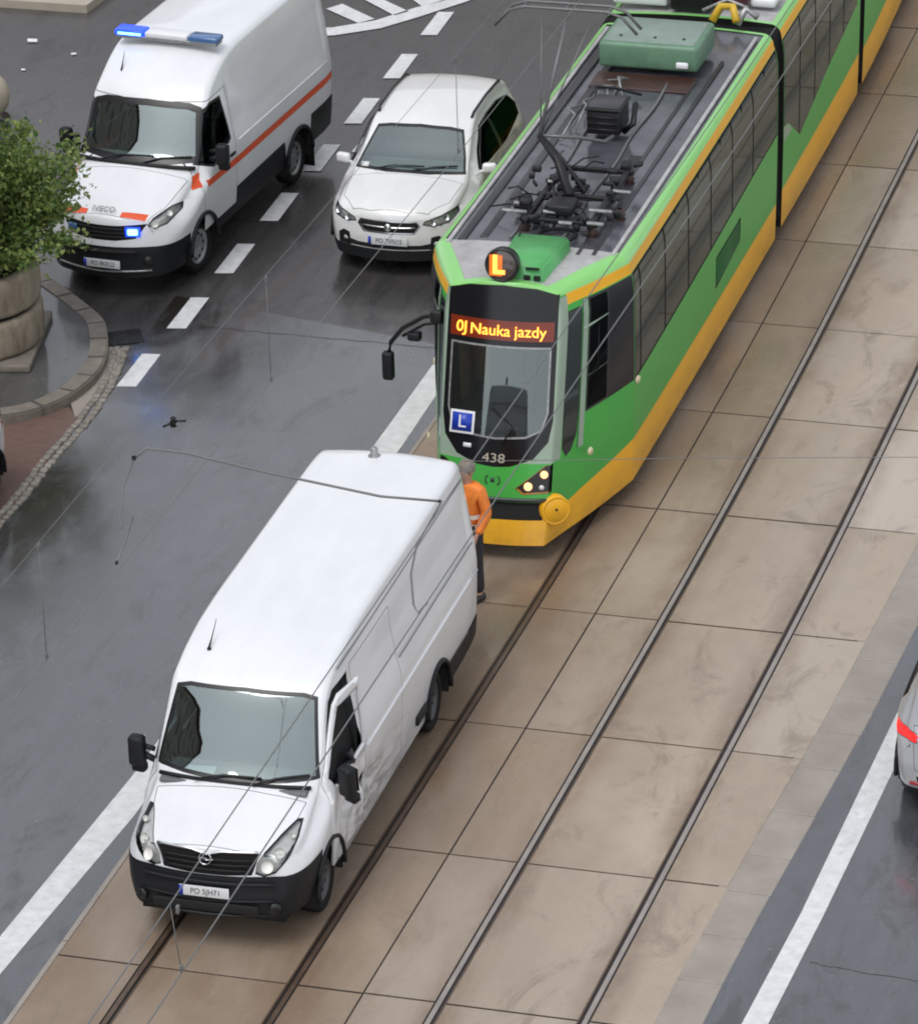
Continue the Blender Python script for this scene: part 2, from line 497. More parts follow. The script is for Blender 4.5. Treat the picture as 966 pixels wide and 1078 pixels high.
# =========================================================== ground
def asphalt(name, c0, c1, r0, r1, sc=.5, bmp=.25, wet=1., stain=False):
    m, nt, b = new_mat(name)
    b.inputs['Coat Weight'].default_value = wet; b.inputs['Coat Roughness'].default_value = .12; b.inputs['Coat IOR'].default_value = 1.45; b.inputs['IOR'].default_value = 1.6
    big = noise(nt, sc, 5, .6, (1, .45, 1)); fine_ = noise(nt, 55., 3, .7); mid = noise(nt, 3.5, 5, .65, (1, .5, 1))
    base = mixc(nt, ramp(nt, big, [(.35, 0.), (.65, 1.)]), c0, c1)
    base = mixc(nt, ramp(nt, mid, [(.35, .0), (.75, .45)]), base, tuple(x * .55 for x in c0))
    base = mixc(nt, ramp(nt, fine_, [(.45, 0.), (.75, .35)]), base, tuple(min(1, x * 1.9) for x in c1))
    st = noise(nt, 1.0, 6, .7, (1, .10, 1), dist=.4)
    base = mixc(nt, ramp(nt, st, [(.50, 0.), (.66, .35)]), base, tuple(min(1, x * 1.7) for x in c1))
    base = mixc(nt, ramp(nt, noise(nt, 2.2, 7, .75, (1, .4, 1), dist=.8), [(.53, 0.), (.64, .6)]), base, tuple(x * .36 for x in c0))
    base = mixc(nt, ramp(nt, noise(nt, 13., 2, .5), [(.70, 0.), (.75, .5)]), base, (.22, .215, .21))
    if stain:
        tc = nt.nodes.new('ShaderNodeTexCoord'); sp = nt.nodes.new('ShaderNodeSeparateXYZ'); nt.links.new(tc.outputs['Object'], sp.inputs[0])
        a = N(nt, 'ShaderNodeMapRange'); a.inputs[1].default_value = -2.9; a.inputs[2].default_value = -4.8; nt.links.new(sp.outputs['X'], a.inputs[0])
        k = N(nt, 'ShaderNodeMath', operation='MULTIPLY'); nt.links.new(a.outputs[0], k.inputs[0])
        nt.links.new(ramp(nt, noise(nt, 1.3, 7, .72, (1, .55, 1), dist=.6), [(.40, 0.), (.56, .92)]), k.inputs[1])
        base = mixc(nt, k.outputs[0], base, (.020, .016, .012))
    nt.links.new(base, b.inputs['Base Color'])
    rr = mixc(nt, .5, ramp(nt, big, [(.36, r0), (.62, r1)]), ramp(nt, st, [(.4, r0), (.62, r1)]))
    nt.links.new(rr, b.inputs['Roughness'])
    bump(nt, b, fine_, bmp, .008)
    return m
M['asphalt_wet'] = asphalt('wet_asphalt', (.058, .060, .066), (.082, .085, .092), .08, .42, stain=True)
M['asphalt_right'] = asphalt('wet_asphalt_mirror', (.050, .052, .058), (.072, .075, .082), .05, .22)
M['asphalt_dark'] = asphalt('dark_asphalt', (.044, .041, .042), (.060, .056, .055), .12, .5, wet=.5)
M['asphalt_strip'] = asphalt('asphalt_joint_strip', (.040, .041, .044), (.052, .053, .056), .3, .5)

def concrete():
    m, nt, b = new_mat('track_concrete')
    big = noise(nt, .55, 5, .6, (1, .5, 1)); mid = noise(nt, 2.6, 6, .65); fine_ = noise(nt, 70, 3, .7)
    base = mixc(nt, ramp(nt, big, [(.32, 0.), (.68, 1.)]), (.325, .25, .18), (.44, .365, .285))
    base = mixc(nt, ramp(nt, mid, [(.45, 0.), (.8, .5)]), base, (.27, .21, .165))
    g = nt.nodes.new('ShaderNodeNewGeometry')
    rnd = ramp(nt, g.outputs['Random Per Island'], [(0., .0), (.5, .3), (1., 1.)])
    base = mixc(nt, rnd, base, (.47, .40, .335))
    # rusty damp band along the near track
    tc = nt.nodes.new('ShaderNodeTexCoord'); sp = nt.nodes.new('ShaderNodeSeparateXYZ'); nt.links.new(tc.outputs['Object'], sp.inputs[0])
    w_ = None
    a = N(nt, 'ShaderNodeMapRange'); a.inputs[1].default_value = 4.2; a.inputs[2].default_value = 1.8; nt.links.new(sp.outputs['X'], a.inputs[0])
    k = N(nt, 'ShaderNodeMath', operation='MULTIPLY'); nt.links.new(a.outputs[0], k.inputs[0])
    nt.links.new(ramp(nt, noise(nt, .9, 5, .6, (1, .35, 1)), [(.25, .35), (.65, 1.)]), k.inputs[1])
    base = mixc(nt, k.outputs[0], base, (.215, .150, .098))
    acc = None
    for rx in (-.03, 1.55, 3.04, 4.50):
        q = N(nt, 'ShaderNodeMath', operation='SUBTRACT'); nt.links.new(sp.outputs['X'], q.inputs[0]); q.inputs[1].default_value = rx
        q2 = N(nt, 'ShaderNodeMath', operation='ABSOLUTE'); nt.links.new(q.outputs[0], q2.inputs[0])
        q3 = N(nt, 'ShaderNodeMapRange'); q3.inputs[1].default_value = .34; q3.inputs[2].default_value = .06; nt.links.new(q2.outputs[0], q3.inputs[0])
        if acc is None: acc = q3.outputs[0]
        else:
            q4 = N(nt, 'ShaderNodeMath', operation='MAXIMUM'); nt.links.new(acc, q4.inputs[0]); nt.links.new(q3.outputs[0], q4.inputs[1]); acc = q4.outputs[0]
    k = N(nt, 'ShaderNodeMath', operation='MULTIPLY'); nt.links.new(acc, k.inputs[0])
    nt.links.new(ramp(nt, noise(nt, 2.2, 6, .7, (1, .3, 1)), [(.36, .12), (.66, .85)]), k.inputs[1])
    base = mixc(nt, k.outputs[0], base, (.175, .115, .075))
    base = mixc(nt, ramp(nt, noise(nt, 1.5, 7, .75, (1, .5, 1), dist=1.), [(.53, 0.), (.66, .6)]), base, (.20, .15, .11))
    base = mixc(nt, ramp(nt, noise(nt, 24., 2, .5), [(.70, 0.), (.76, .5)]), base, (.12, .09, .07))
    base = mixc(nt, ramp(nt, fine_, [(.5, 0.), (.8, .25)]), base, (.52, .47, .43))
    nt.links.new(base, b.inputs['Base Color'])
    nt.links.new(ramp(nt, big, [(.38, .14), (.60, .6)]), b.inputs['Roughness'])
    bump(nt, b, fine_, .15, .006)
    return m
M['concrete'] = concrete()
M['joint'] = simple('joint_filler', (.035, .03, .027), .5)
M['rail_steel'] = simple('rail_steel', (.36, .32, .29), .45, .15, var=.25, vscale=3)
M['rail_rust'] = simple('rail_brown', (.15, .10, .07), .4, .3, var=.4, vscale=3)
M['groove'] = simple('rail_groove', (.018, .013, .01), .45)
def worn_paint():
    m, nt, b = new_mat('road_paint')
    base = mixc(nt, ramp(nt, noise(nt, 7., 5, .6), [(.35, 0.), (.7, 1.)]), (.60, .60, .605), (.76, .765, .775))
    base = mixc(nt, ramp(nt, noise(nt, 16., 7, .8), [(.60, 0.), (.66, .75)]), base, (.14, .14, .145))
    base = mixc(nt, ramp(nt, noise(nt, 2.5, 6, .7, (1, .3, 1)), [(.55, 0.), (.75, .45)]), base, (.36, .35, .34))
    nt.links.new(base, b.inputs['Base Color']); b.inputs['Roughness'].default_value = .45
    bump(nt, b, noise(nt, 80, 3), .2, .006); return m
M['road_paint'] = worn_paint()
M['kerb_stone'] = simple('kerb_stone', (.235, .205, .17), .6, var=.35, vscale=5, bmp=.3, bscale=35)
M['kerb_grey'] = simple('kerb_paver', (.36, .315, .275), .55, var=.25, vscale=2, bmp=.25, bscale=40)
M['pave_grey'] = asphalt('island_asphalt', (.055, .055, .055), (.075, .074, .072), .45, .7, 1.2)
M['beige_pave'] = simple('pale_pavement', (.46, .41, .33), .7, var=.15, vscale=2, bmp=.2)
M['cobble'] = simple('cobble', (.30, .27, .23), .6, var=.5, vscale=8, bmp=.3, bscale=40)

def brick():
    m, nt, b = new_mat('red_brick_paving')
    tc = nt.nodes.new('ShaderNodeTexCoord'); br = nt.nodes.new('ShaderNodeTexBrick')
    br.inputs['Scale'].default_value = 4.5; br.inputs['Color1'].default_value = (.20, .115, .09, 1); br.inputs['Color2'].default_value = (.155, .085, .07, 1)
    br.inputs['Mortar'].default_value = (.09, .07, .06, 1); br.inputs['Mortar Size'].default_value = .018
    nt.links.new(tc.outputs['Object'], br.inputs['Vector'])
    base = mixc(nt, ramp(nt, noise(nt, 1.6, 5), [(.35, 0.), (.7, .6)]), br.outputs[0], (.11, .075, .065))
    nt.links.new(base, b.inputs['Base Color']); b.inputs['Roughness'].default_value = .5
    bump(nt, b, br.outputs['Fac'], .2, -.01)
    return m
M['brick'] = brick()

def struct(name, bm, mats, **kw):
    o = mesh_obj(name, bm, mats, None, **kw); tag(o, kind='structure'); return o

g = B(); sheet(g, [(-400, -200), (400, -200), (400, 800), (-400, 800)], -.008); struct('ground', g, 'asphalt_dark')
# left carriageway (wet grey) and right carriageway, each with its own sheet
g = B(); sheet(g, [(-5.25, -60), (-1.03, -60), (-1.03, 16.95), (-5.5, 17.9), (-5.25, 12)], 0.); struct('road', g, 'asphalt_wet')
g = B(); sheet(g, [(5.3, -60), (30, -60), (30, 100), (6.6, 100), (5.55, 11.), (5.4, 2.)], 0.); struct('road', g, 'asphalt_right')
g = B(); sheet(g, [(-9, -60), (-5.25, -60), (-5.25, 12), (-5.38, 13.9), (-5.62, 14.2), (-6.4, 13.6), (-9, 13.4)], -.004); struct('parking_bay', g, 'brick')  if 'brick' in M else g.free()

# concrete slabs of the track bed, one island per slab, open joints between them
def railx(k, y):
    """x of the four rails (0..3) with the gentle bend of the line"""
    base = (-.03, 1.53, 3.03, 4.50)[k]
    return base + float(pchip([(-60, -.06), (0, -.05), (5, .0), (12, .05), (17, .02), (23, -.10), (30, -.27), (60, -1.4), (100, -3.6)], [y])[0])
def bed_edge_r(y): return float(pchip([(-60, 4.6), (2, 5.14), (9, 5.42), (20, 5.6), (40, 5.3), (100, 3)], [y])[0])
def bed_edge_l(y): return float(pchip([(-60, -1.03), (15, -1.03), (25, -1.08), (60, -2.3), (100, -4.5)], [y])[0])
bed = B()
sheet(bed, [(bed_edge_l(y) - .0, y) for y in fine(-60, 100, 4)] + [(bed_edge_r(y) + .02, y) for y in fine(-60, 100, 4)[::-1]], -.0035); 
struct('track_bed', bed, 'joint')
sl = B(); S = 2.85; hj = .014; hw = .052
for i in range(-9, 30):
    y0, y1 = 1.5 + S * (i - 1) + hj, 1.5 + S * i - hj
    def strip(fa, fb, ya=y0, yb=y1):
        n = 3; ya += rng.uniform(-.006, .006); yb += rng.uniform(-.006, .006)
        yy = [ya + (yb - ya) * t / n for t in range(n + 1)]
        lo = [(fa(y), y) for y in yy]; hi = [(fb(y), y) for y in yy]
        vt = [sl.verts.new((x, y, .004)) for x, y in lo + hi[::-1]]
        f = sl.faces.new(vt); f.normal_update()
        if f.normal.z < 0: f.normal_flip()
        r = bmesh.ops.extrude_face_region(sl, geom=[f]); 
        vs = [v for v in r['geom'] if isinstance(v, bmesh.types.BMVert)]
        j = rng.normal(0, .0018)
        for v in vs: v.co.z += .006 + j
        bmesh.ops.delete(sl, geom=[f], context='FACES_ONLY')
    strip(lambda y: bed_edge_l(y) + .05, lambda y: railx(0, y) - hw)
    strip(lambda y: railx(0, y) + hw + .022, lambda y: railx(1, y) - hw - .022)
    strip(lambda y: railx(1, y) + hw, lambda y: railx(1, y) + .72 - .01)
    strip(lambda y: railx(1, y) + .72 + .01, lambda y: railx(2, y) - hw)
    strip(lambda y: railx(2, y) + hw + .022, lambda y: railx(3, y) - hw - .022)
    e = rng.uniform(-.03, .03)
    strip(lambda y: railx(3, y) + hw, lambda y, e=e: bed_edge_r(y) + e * .4 - .02)
for f in sl.faces: f.smooth = False
bmesh.ops.recalc_face_normals(sl, faces=sl.faces)
struct('track_slabs', sl, 'concrete', smooth=False)
# grooved rails: head, groove, guard lip
RL = ['leftmost tram rail, running under the white van and the tram', 'second tram rail from the left, beside the wheels of the white van',
      'third tram rail from the left, nearest to the tram of the empty track', 'rightmost tram rail of the empty track, next to the road edge']
for k in range(4):
    root = empty('tram_rail', (0, 0, 0)); tag(root, RL[k], 'rail', 'grooved tram rails')
    yy = fine(-60, 100, 1.0); inner = 1 if k in (0, 2) else -1
    def rib(name, a, b, z, mat, th=.004):
        bm = B(); A = []
        for y in yy:
            x = railx(k, y); A.append([bm.verts.new((x + inner * a, y, z)), bm.verts.new((x + inner * b, y, z)), bm.verts.new((x + inner * a, y, z - .008)), bm.verts.new((x + inner * b, y, z - .008))])
        for p, q in zip(A, A[1:]):
            bm.faces.new((p[0], p[1], q[1], q[0])); bm.faces.new((p[0], q[0], q[2], p[2])); bm.faces.new((p[1], p[3], q[3], q[1]))
        bmesh.ops.recalc_face_normals(bm, faces=bm.faces)
        bm.normal_update()
        if max(bm.faces, key=lambda f: abs(f.normal.z)).normal.z < 0: bmesh.ops.reverse_faces(bm, faces=bm.faces)
        mesh_obj(name, bm, mat, root, smooth=False)
    rib('rail_head', -.030, .020, .012, 'rail_rust' if k < 2 else 'rail_steel')
    rib('rail_groove', .022, .055, -.0005, 'groove')
    rib('rail_lip', .055, .074, .010, 'rail_rust')
# kerb pavers along the right edge of the bed
kp = B(); y = -30.
while y < 60:
    ln = rng.uniform(.75, 1.1); x = bed_edge_r(y + ln / 2)
    wd = .27 + rng.uniform(-.006, .006)
    box(kp, (x - .12 + (wd + .29) / 2, y + ln / 2, -.003), (wd + .29, ln - .010, .018), rot=(0, 0, -math.atan((bed_edge_r(y + ln) - bed_edge_r(y)) / ln)), bev=.006, seg=1)
    y += ln
struct('kerb_pavers', kp, 'kerb_grey', smooth=False)
kp = B(); y = -30.
while y < 60:
    ln = rng.uniform(1.6, 2.4); x = bed_edge_l(y + ln / 2)
    box(kp, (x + .012, y + ln / 2, .0), (.06, ln - .02, .018), bev=.006, seg=1); y += ln
struct('kerb_pavers', kp, 'kerb_grey', smooth=False)
# tar-sealed cracks and repair seams in the asphalt
def crack(P, w):
    b = B(); P = smooth(P)
    prev = None
    for i, p in enumerate(P):
        d = (P[min(i + 1, len(P) - 1)] - P[max(i - 1, 0)]).normalized(); n_ = Vector((-d.y, d.x)); k = w * rng.uniform(.5, 1.3)
        a, c = b.verts.new((p.x + n_.x * k, p.y + n_.y * k, .0025)), b.verts.new((p.x - n_.x * k, p.y - n_.y * k, .0025))
        if prev: b.faces.new((prev[0], prev[1], c, a))
        prev = (a, c)
    bmesh.ops.recalc_face_normals(b, faces=b.faces)
    struct('road_crack', b, 'joint')
def smooth(P, n=14):
    out = []
    for (x0, y0), (x1, y1) in zip(P, P[1:]):
        for k in range(n): t = k / n; out.append(Vector((x0 + (x1 - x0) * t + rng.normal(0, .012), y0 + (y1 - y0) * t + rng.normal(0, .012))))
    return out + [Vector(P[-1])]
crack([(6.35, 3.1), (7.0, 3.02), (9.5, 2.75)], .004); crack([(-5.15, 16.98), (-3.6, 16.97), (-1.1, 16.95)], .006)
crack([(5.65, 10.5), (5.75, 8.), (5.6, 4.2), (5.55, 2.)], .008)
# painted markings
def mark(poly, name='road_marking'):
    b = B(); sheet(b, poly, .004); return struct(name, b, 'road_paint')
mark([(-1.70, -25), (-1.42, -25), (-1.42, 1.0), (-1.22, 4.4), (-1.19, 14.), (-1.24, 16.95), (-1.53, 16.9), (-1.53, 14.), (-1.54, 5.2), (-1.69, 1.7)])
mark([(5.62, -25), (5.88, -25), (6.19, 1.9), (6.26, 4.), (6.34, 8), (6.6, 20), (7.3, 60), (7.05, 60), (6.36, 20), (6.09, 8.), (6.03, 4.), (5.94, 1.8)])
for i in range(9):
    y = 14.92 + 1.905 * i
    mark([(-5.22 - .03, y), (-5.0, y + .05), (-5.04, y + 1.09), (-5.28, y + 1.05)])
mark([(-4.80, 23.40), (-4.60, 23.32), (-4.62, 24.2), (-4.80, 24.2)])
mark([(-7.3, 27.75), (-6.52, 27.98), (-5.93, 28.42), (-5.51, 29.02), (-5.0, 29.83), (-4.4, 30.9), (-4.65, 31.0), (-5.35, 29.80), (-5.68, 29.42), (-6.1, 28.75), (-6.64, 28.32), (-7.4, 28.05)])
mark([(-7.0, 29.10), (-6.83, 29.37), (-6.14, 28.81), (-6.33, 28.58)])
mark([(-6.75, 29.80), (-6.35, 29.75), (-5.73, 29.24), (-5.89, 29.02)])
mark([(-6.3, 30.35), (-5.95, 30.3), (-5.33, 29.88), (-5.6, 29.50)])

def mirror_part(parent, x, y, z, side, mat='black_plastic', h=.30, w=.20, dep=.14):
    b = B()
    box(b, (side * (w / 2 + .1), 0, 0), (w, dep, h), rot=(0, 0, side * .12), bev=.045, seg=4)
    box(b, (side * (w / 2 + .1), dep * .35, -h * .62), (w * .9, dep * .8, h * .3), rot=(0, 0, side * .12), bev=.03, seg=3)
    tube(b, [(0, .02, -h * .3), (side * .12, .02, -h * .15)], .035, 8)
    tube(b, [(0, .02, .02), (side * .12, .02, .05)], .028, 8)
    o = mesh_obj('wing_mirror', b, mat, parent); o.location = (x, y, z)
    g = B(); box(g, (side * (w / 2 + .1), dep / 2 + .012, 0), (w * .82, .006, h * .8), rot=(0, 0, side * .12), bev=.002)
    mesh_obj('mirror_glass', g, 'chrome', o)
    return o

def plate_part(parent, x, y, z, tilt=0., txt=None, face=-1):
    b = B(); box(b, (0, 0, 0), (.52, .012, .114), bev=.004)
    o = mesh_obj('number_plate', b, 'plate', parent); o.location = (x, y, z); o.rotation_euler = (tilt, 0, 0 if face < 0 else math.pi)
    e = B(); box(e, (-.238, -.008, 0), (.04, .003, .108))
    mesh_obj('plate_band', e, 'sign_blue', o)
    if txt: text_part('lettering', txt, .085, (.015, -.0075, -.002), (R(90), 0, 0), 'plate_ink', o, .001, .92)
    return o

def seats(parent, xs, y, z, s=1.):
    for x in xs:
        b = B()
        box(b, (x, y, z), (.46, .5, .16), bev=.05, seg=3)
        box(b, (x, y + .27, z + .36), (.46, .14, .62), rot=(-.18, 0, 0), bev=.05, seg=3)
        box(b, (x, y + .36, z + .78), (.26, .1, .18), rot=(-.15, 0, 0), bev=.04, seg=3)
        mesh_obj('seat', b, 'seat_cloth', parent)

def steering(parent, x, y, z):
    b = B(); c = Vector((x, y, z)); u = Vector((1, 0, 0)); v = Vector((0, .55, .84))
    tube(b, [c + (u * math.cos(a) + v * math.sin(a)) * .2 for a in [k * math.pi / 12 for k in range(24)]], .016, 8, closed=True)
    tube(b, [c, c + Vector((0, -.3, -.18))], .03, 8); tube(b, [c - u * .2, c + u * .2], .014, 6)
    mesh_obj('steering_wheel', b, 'black_plastic', parent)

def wiper(parent, pts, y_off=0.):
    b = B(); tube(b, pts, .011, 6)
    a, c = Vector(pts[-2]), Vector(pts[-1])
    mesh_obj('wiper', b, 'dark_trim', parent)

M['lamp_bowl'] = simple('lamp_bowl', (.85, .84, .80), .2, .1, var=.1)
M['seam_grey'] = simple('seam_grey', (.16, .16, .17), .5)
# =========================================================== delivery van standing on the track
def build_cargo_van():
    L = 6.70
    root = empty('delivery_van', (.455, 1.95, 0), .0106)
    tag(root, 'white long high-roof van with a crushed driver door standing on the tram rails', 'van')
    K = dict(
        zt=[(0, 1.12), (.1, 1.15), (.35, 1.225), (.7, 1.315), (.95, 1.39), (1.0, 1.43), (1.25, 1.80), (1.50, 2.16), (1.58, 2.235), (1.8, 2.32), (2.1, 2.40), (2.6, 2.475), (3.2, 2.50), (6.5, 2.50), (6.64, 2.49), (L, 2.465)],
        zb=[(0, .41), (.5, .39), (.9, .33), (5.6, .33), (L, .36)],
        w=[(0, .79), (.06, .855), (.16, .91), (.32, .95), (.6, .975), (1.0, .985), (6.2, .985), (L, .965)],
        zbelt=[(0, .80), (.7, .95), (1.0, 1.15), (1.4, 1.30), (L, 1.30)],
        tum=[(0, .06), (.4, .10), (.9, .13), (1.1, .125), (1.5, .16), (2.2, .165), (L, .165)],
        rc=[(0, .06), (.4, .10), (.95, .10), (1.1, .06), (1.5, .07), (1.8, .09), (2.4, .10), (L, .10)],
        crown=[(0, .05), (.5, .09), (.95, .05), (1.1, .03), (1.5, .04), (2.0, .035), (L, .03)],
        kc=[(0, .14), (.5, .16), (1.0, .15), (1.5, .13), (1.9, .04), (2.3, 0), (L - .3, 0), (L, -.05)],
        tuck=[(0, .07), (.5, .05), (1.0, .05), (L, .05)])
    rk = lambda z: .0 if z < .62 else (.05 * (z - .62) / .25 if z < .87 else .05 + .14 * (z - .87))
    ys = fine(0, .4, .05) + fine(.4, 2.6, .06) + fine(2.6, L - .3, .16) + fine(L - .3, L, .05) + [1.0, .95, 1.5]
    bm = loft_body(K, ys, rake=rk, Lr=.7)
    # roof ribs and side panel relief, dents low on the struck side
    for v in bm.verts:
        x, y, z = v.co
        if z > 2.43 and y > 2.7 and y < 6.5:
            v.co.z += .008 * max(0, math.cos(x * 14)) 
        if abs(x) > .8 and 2.2 < y < 6.5 and 1.42 < z < 2.1: v.co.x -= math.copysign(.022 * min(1, (z - 1.42) / .05, (2.1 - z) / .06), x)
        if x > .8 and 1.9 < y < 3.9 and z < .98:
            k = max(0, 1 - abs(y - 2.5) / 1.4) * max(0, 1 - abs(z - .7) / .32)
            v.co.x -= k * (.04 + .03 * math.asin(math.sin(y * 7 + z * 12)) + .012 * math.sin(y * 23))
    bm.normal_update()
    # --- front black bumper
    bp = slab_cut(bm, [(Vector((0, 0, .845)), Vector((0, 0, 1))), (Vector((0, .80, 0)), Vector((0, 1, 0)))], lambda c, n: c.z < .845 and c.y < .80)
    for v in bp.verts:   # swell proud of the painted nose
        v.co.y -= .018
    bumper = mesh_obj('front_bumper', bp, 'black_plastic', root)
    low = B(); box(low, (0, -.026, .525), (1.1, .03, .10), bev=.01)
    mesh_obj('lower_grille', low, 'under', bumper)
    rdg = B(); tube(rdg, [(x, .14 * (x / .79) ** 2 - .026, .80 - .02 * abs(x)) for x in np.linspace(-.70, .70, 15)], .018, 8); tube(rdg, [(x, .14 * (x / .79) ** 2 - .026, .60) for x in np.linspace(-.70, .70, 15)], .014, 8); mesh_obj('bumper_ridge', rdg, 'black_plastic', bumper)
    for s in (1, -1):
        f = B(); lathe(f, [(0, .012), (.055, .01), (.062, 0), (.062, -.03)], c=(s * .70, .052, .53), axis=(s * .35, -1, 0), seg=20)
        mesh_obj('fog_lamp', f, 'dark_trim', bumper)
    bar = B(); tube(bar, [(-.62, .05, .445), (-.3, -.015, .44), (0, -.032, .44), (.3, -.015, .44), (.62, .05, .445)], .014, 8)
    mesh_obj('trim_strip', bar, 'iron', bumper)
    # --- radiator grille (between the lamps)
    G = [(-.54, 1.085), (-.46, .86), (-.2, .848), (.2, .848), (.46, .86), (.54, 1.085), (.2, 1.10), (0, 1.06), (-.2, 1.10)]
    gr = cut(bm, G, 'y', -1, .1)
    push(gr, -.02)
    grille = mesh_obj('radiator_grille', gr, 'under', root)
    sl = B()
    for z, hw in ((.905, .43), (.96, .46), (1.015, .485)):
        tube(sl, [(x, rk(z) + .14 * (x / .79) ** 2 - .012, z) for x in np.linspace(-hw, hw, 13)], .012, 6)
    mesh_obj('grille_bar', sl, 'black_plastic', grille)
    tr = B(); tube(tr, [(x, rk(1.09) + .14 * (x / .79) ** 2 - .008, 1.105 - .045 * max(0, 1 - abs(x) / .16)) for x in np.linspace(-.53, .53, 23)], .014, 8)
    mesh_obj('chrome_strip', tr, 'chrome', grille)
    bd = B(); yb = rk(1.05) - .03
    lathe(bd, [(.062, .0), (.07, .012), (.062, .022), (.054, .012), (.062, 0)], c=(0, yb, 1.03), axis=(0, -1, .15), seg=28)
    tube(bd, [(-.085, yb - .012, 1.035), (.02, yb - .016, 1.038), (-.02, yb - .016, 1.022), (.085, yb - .012, 1.025)], .008, 6)
    mesh_obj('badge', bd, 'chrome', grille)
    plate_part(root, .0, -.05, .70, -.05, 'PO 5JH71')
    # --- headlights: tall swept shapes wrapping the corners
    for s in (1, -1):
        d = Vector((s * .42, -.80, .42)).normalized(); u = Vector((0, 0, 1)).cross(d).normalized(); v = d.cross(u)
        P3 = [(s * .50, .09, .885), (s * .525, .10, 1.0), (s * .585, .15, 1.10), (s * .69, .42, 1.18), (s * .765, .70, 1.215), (s * .815, .74, 1.205), (s * .83, .52, 1.12), (s * .79, .26, 1.0), (s * .71, .12, .90), (s * .60, .08, .865)]
        P = [(Vector(p).dot(u), Vector(p).dot(v)) for p in P3]
        h = cut(bm, P, (u, v, d), 1, .12, lim=lambda c, s=s: c.x * s > .35 and c.y < 1.0)
        lens = h.copy(); CUTS[lens] = CUTS[h]; push(h, -.05); push(lens, .003)
        hb = mesh_obj('headlight', h, 'lamp_chrome', root)
        for (x, y, z, r) in ((.61, .125, .955, .062), (.695, .27, 1.05, .055), (.765, .52, 1.13, .032)):
            b = B(); lathe(b, [(r, .03), (r * .9, .012), (r * .55, 0), (0, -.005)], c=(s * x, y, z), axis=d, seg=20)
            bmesh.ops.recalc_face_normals(b, faces=b.faces); mesh_obj('reflector', b, 'lamp_bowl', hb)
        rim(lens, .005, 1)
        mesh_obj('lens', lens, ['lamp_clear', 'gap'], hb)
    # --- windscreen
    W = [(-.86, 1.43), (-.80, 1.80), (-.745, 2.13), (-.60, 2.165), (0, 2.185), (.60, 2.165), (.745, 2.13), (.80, 1.80), (.86, 1.43), (.55, 1.405), (0, 1.395), (-.55, 1.405)]
    ws = cut(bm, W, 'y', -1, .2, lim=lambda c: .8 < c.y < 1.9)
    rim(ws, .035, 1)
    mesh_obj('windscreen', ws, ['glass_front', 'dark_trim'], root)
    co = B(); tube(co, [(x, .955 + .15 * (x / .98) ** 2, 1.39 - .02 * (x / .9) ** 2) for x in np.linspace(-.80, .80, 15)], .022, 8)
    mesh_obj('cowl', co, 'black_plastic', root)
    def wy(x, z): return .99 + (z - 1.42) * .7 + .14 * x * x - .02
    wiper(root, [(-.40, .93, 1.40), (-.1, wy(-.1, 1.46) - .01, 1.455), (.30, wy(.3, 1.455) - .01, 1.455)])
    wiper(root, [(.22, .93, 1.40), (.45, wy(.45, 1.47) - .01, 1.46), (.78, wy(.78, 1.50) - .015, 1.50)])
    # --- bonnet seam: split the bonnet off the wings
    hood = cut(bm, [(-.60, .14), (-.74, .55), (-.79, .93), (-.4, .90), (.4, .90), (.79, .93), (.74, .55), (.60, .14), (.3, .11), (-.3, .11)], 'z', 1, .35, lim=lambda c: c.z > 1.0 and c.y < 1.2)
    rim(hood, .007, 1)
    mesh_obj('bonnet', hood, ['white', 'gap'], root)
    # --- passenger side (far side): window and door lines
    far = cut(bm, [(1.22, 1.42), (1.62, 2.02), (2.12, 2.02), (2.12, 1.38), (1.5, 1.36)], 'x', -1, .1)
    rim(far, .03, 1); mesh_obj('side_window', far, ['glass_dark', 'dark_trim'], root)
    fd = cut(bm, [(1.18, .45), (1.14, 1.32), (1.66, 2.12), (2.22, 2.12), (2.22, .45)], 'x', -1, .1)
    rim(fd, .008, 1); mesh_obj('passenger_door', fd, ['white', 'gap'], root)
    # --- driver door: cut away, then hung back bent outwards
    DP = [(1.20, .42), (1.14, 1.05), (1.16, 1.36), (1.62, 2.06), (1.75, 2.13), (2.20, 2.13), (2.22, .42)]
    door = cut(bm, DP, 'x', 1, .1)
    opn = door.copy()
    win = cut(door, [(1.24, 1.40), (1.66, 2.02), (2.14, 2.04), (2.14, 1.36), (1.7, 1.30), (1.3, 1.28)], 'x', 1, .05)
    win.free()
    bmesh.ops.subdivide_edges(door, edges=door.edges[:], cuts=1, use_grid_fill=True)
    bmesh.ops.triangulate(door, faces=[f for f in door.faces if len(f.verts) > 4])
    def tri(a): return 2 / math.pi * math.asin(math.sin(a))
    def bend(p):
        x, y, z = p; t = max(0., (y - 1.15))
        top = max(0., z - 1.15)
        q = Vector(p)
        q.x += .02 * t + .13 * t * top + .012
        q.y -= .10 * t * top
        lo = max(0, 1 - abs(z - .85) / .5)
        q.x += lo * (.042 * tri(y * 8.5 + z * 5) - .03 + .03 * tri(y * 17 - z * 11)) * min(1, t * 2.2)
        if t > .75: q.x += .03 * lo * math.sin(z * 19)
        return q
    for v in door.verts: v.co = bend(v.co)
    door.normal_update(); bmesh.ops.solidify(door, geom=door.faces[:], thickness=.035)
    dd = mesh_obj('driver_door', door, 'white_scraped', root)
    tag(dd, 'crumpled driver door, bent outwards with its window gone')
    tornp = B()
    for k in range(5):
        z = 1.06 + k * .085; y = 1.72 + .12 * math.sin(k * 2.1)
        box(tornp, bend((.93, y, z)) + Vector((.0, 0, 0)), (.05, .34 - .04 * k, .07), rot=(.4 * math.sin(k * 3), .5 * math.cos(k * 2.2), .5 * math.sin(k * 1.7)), bev=.012)
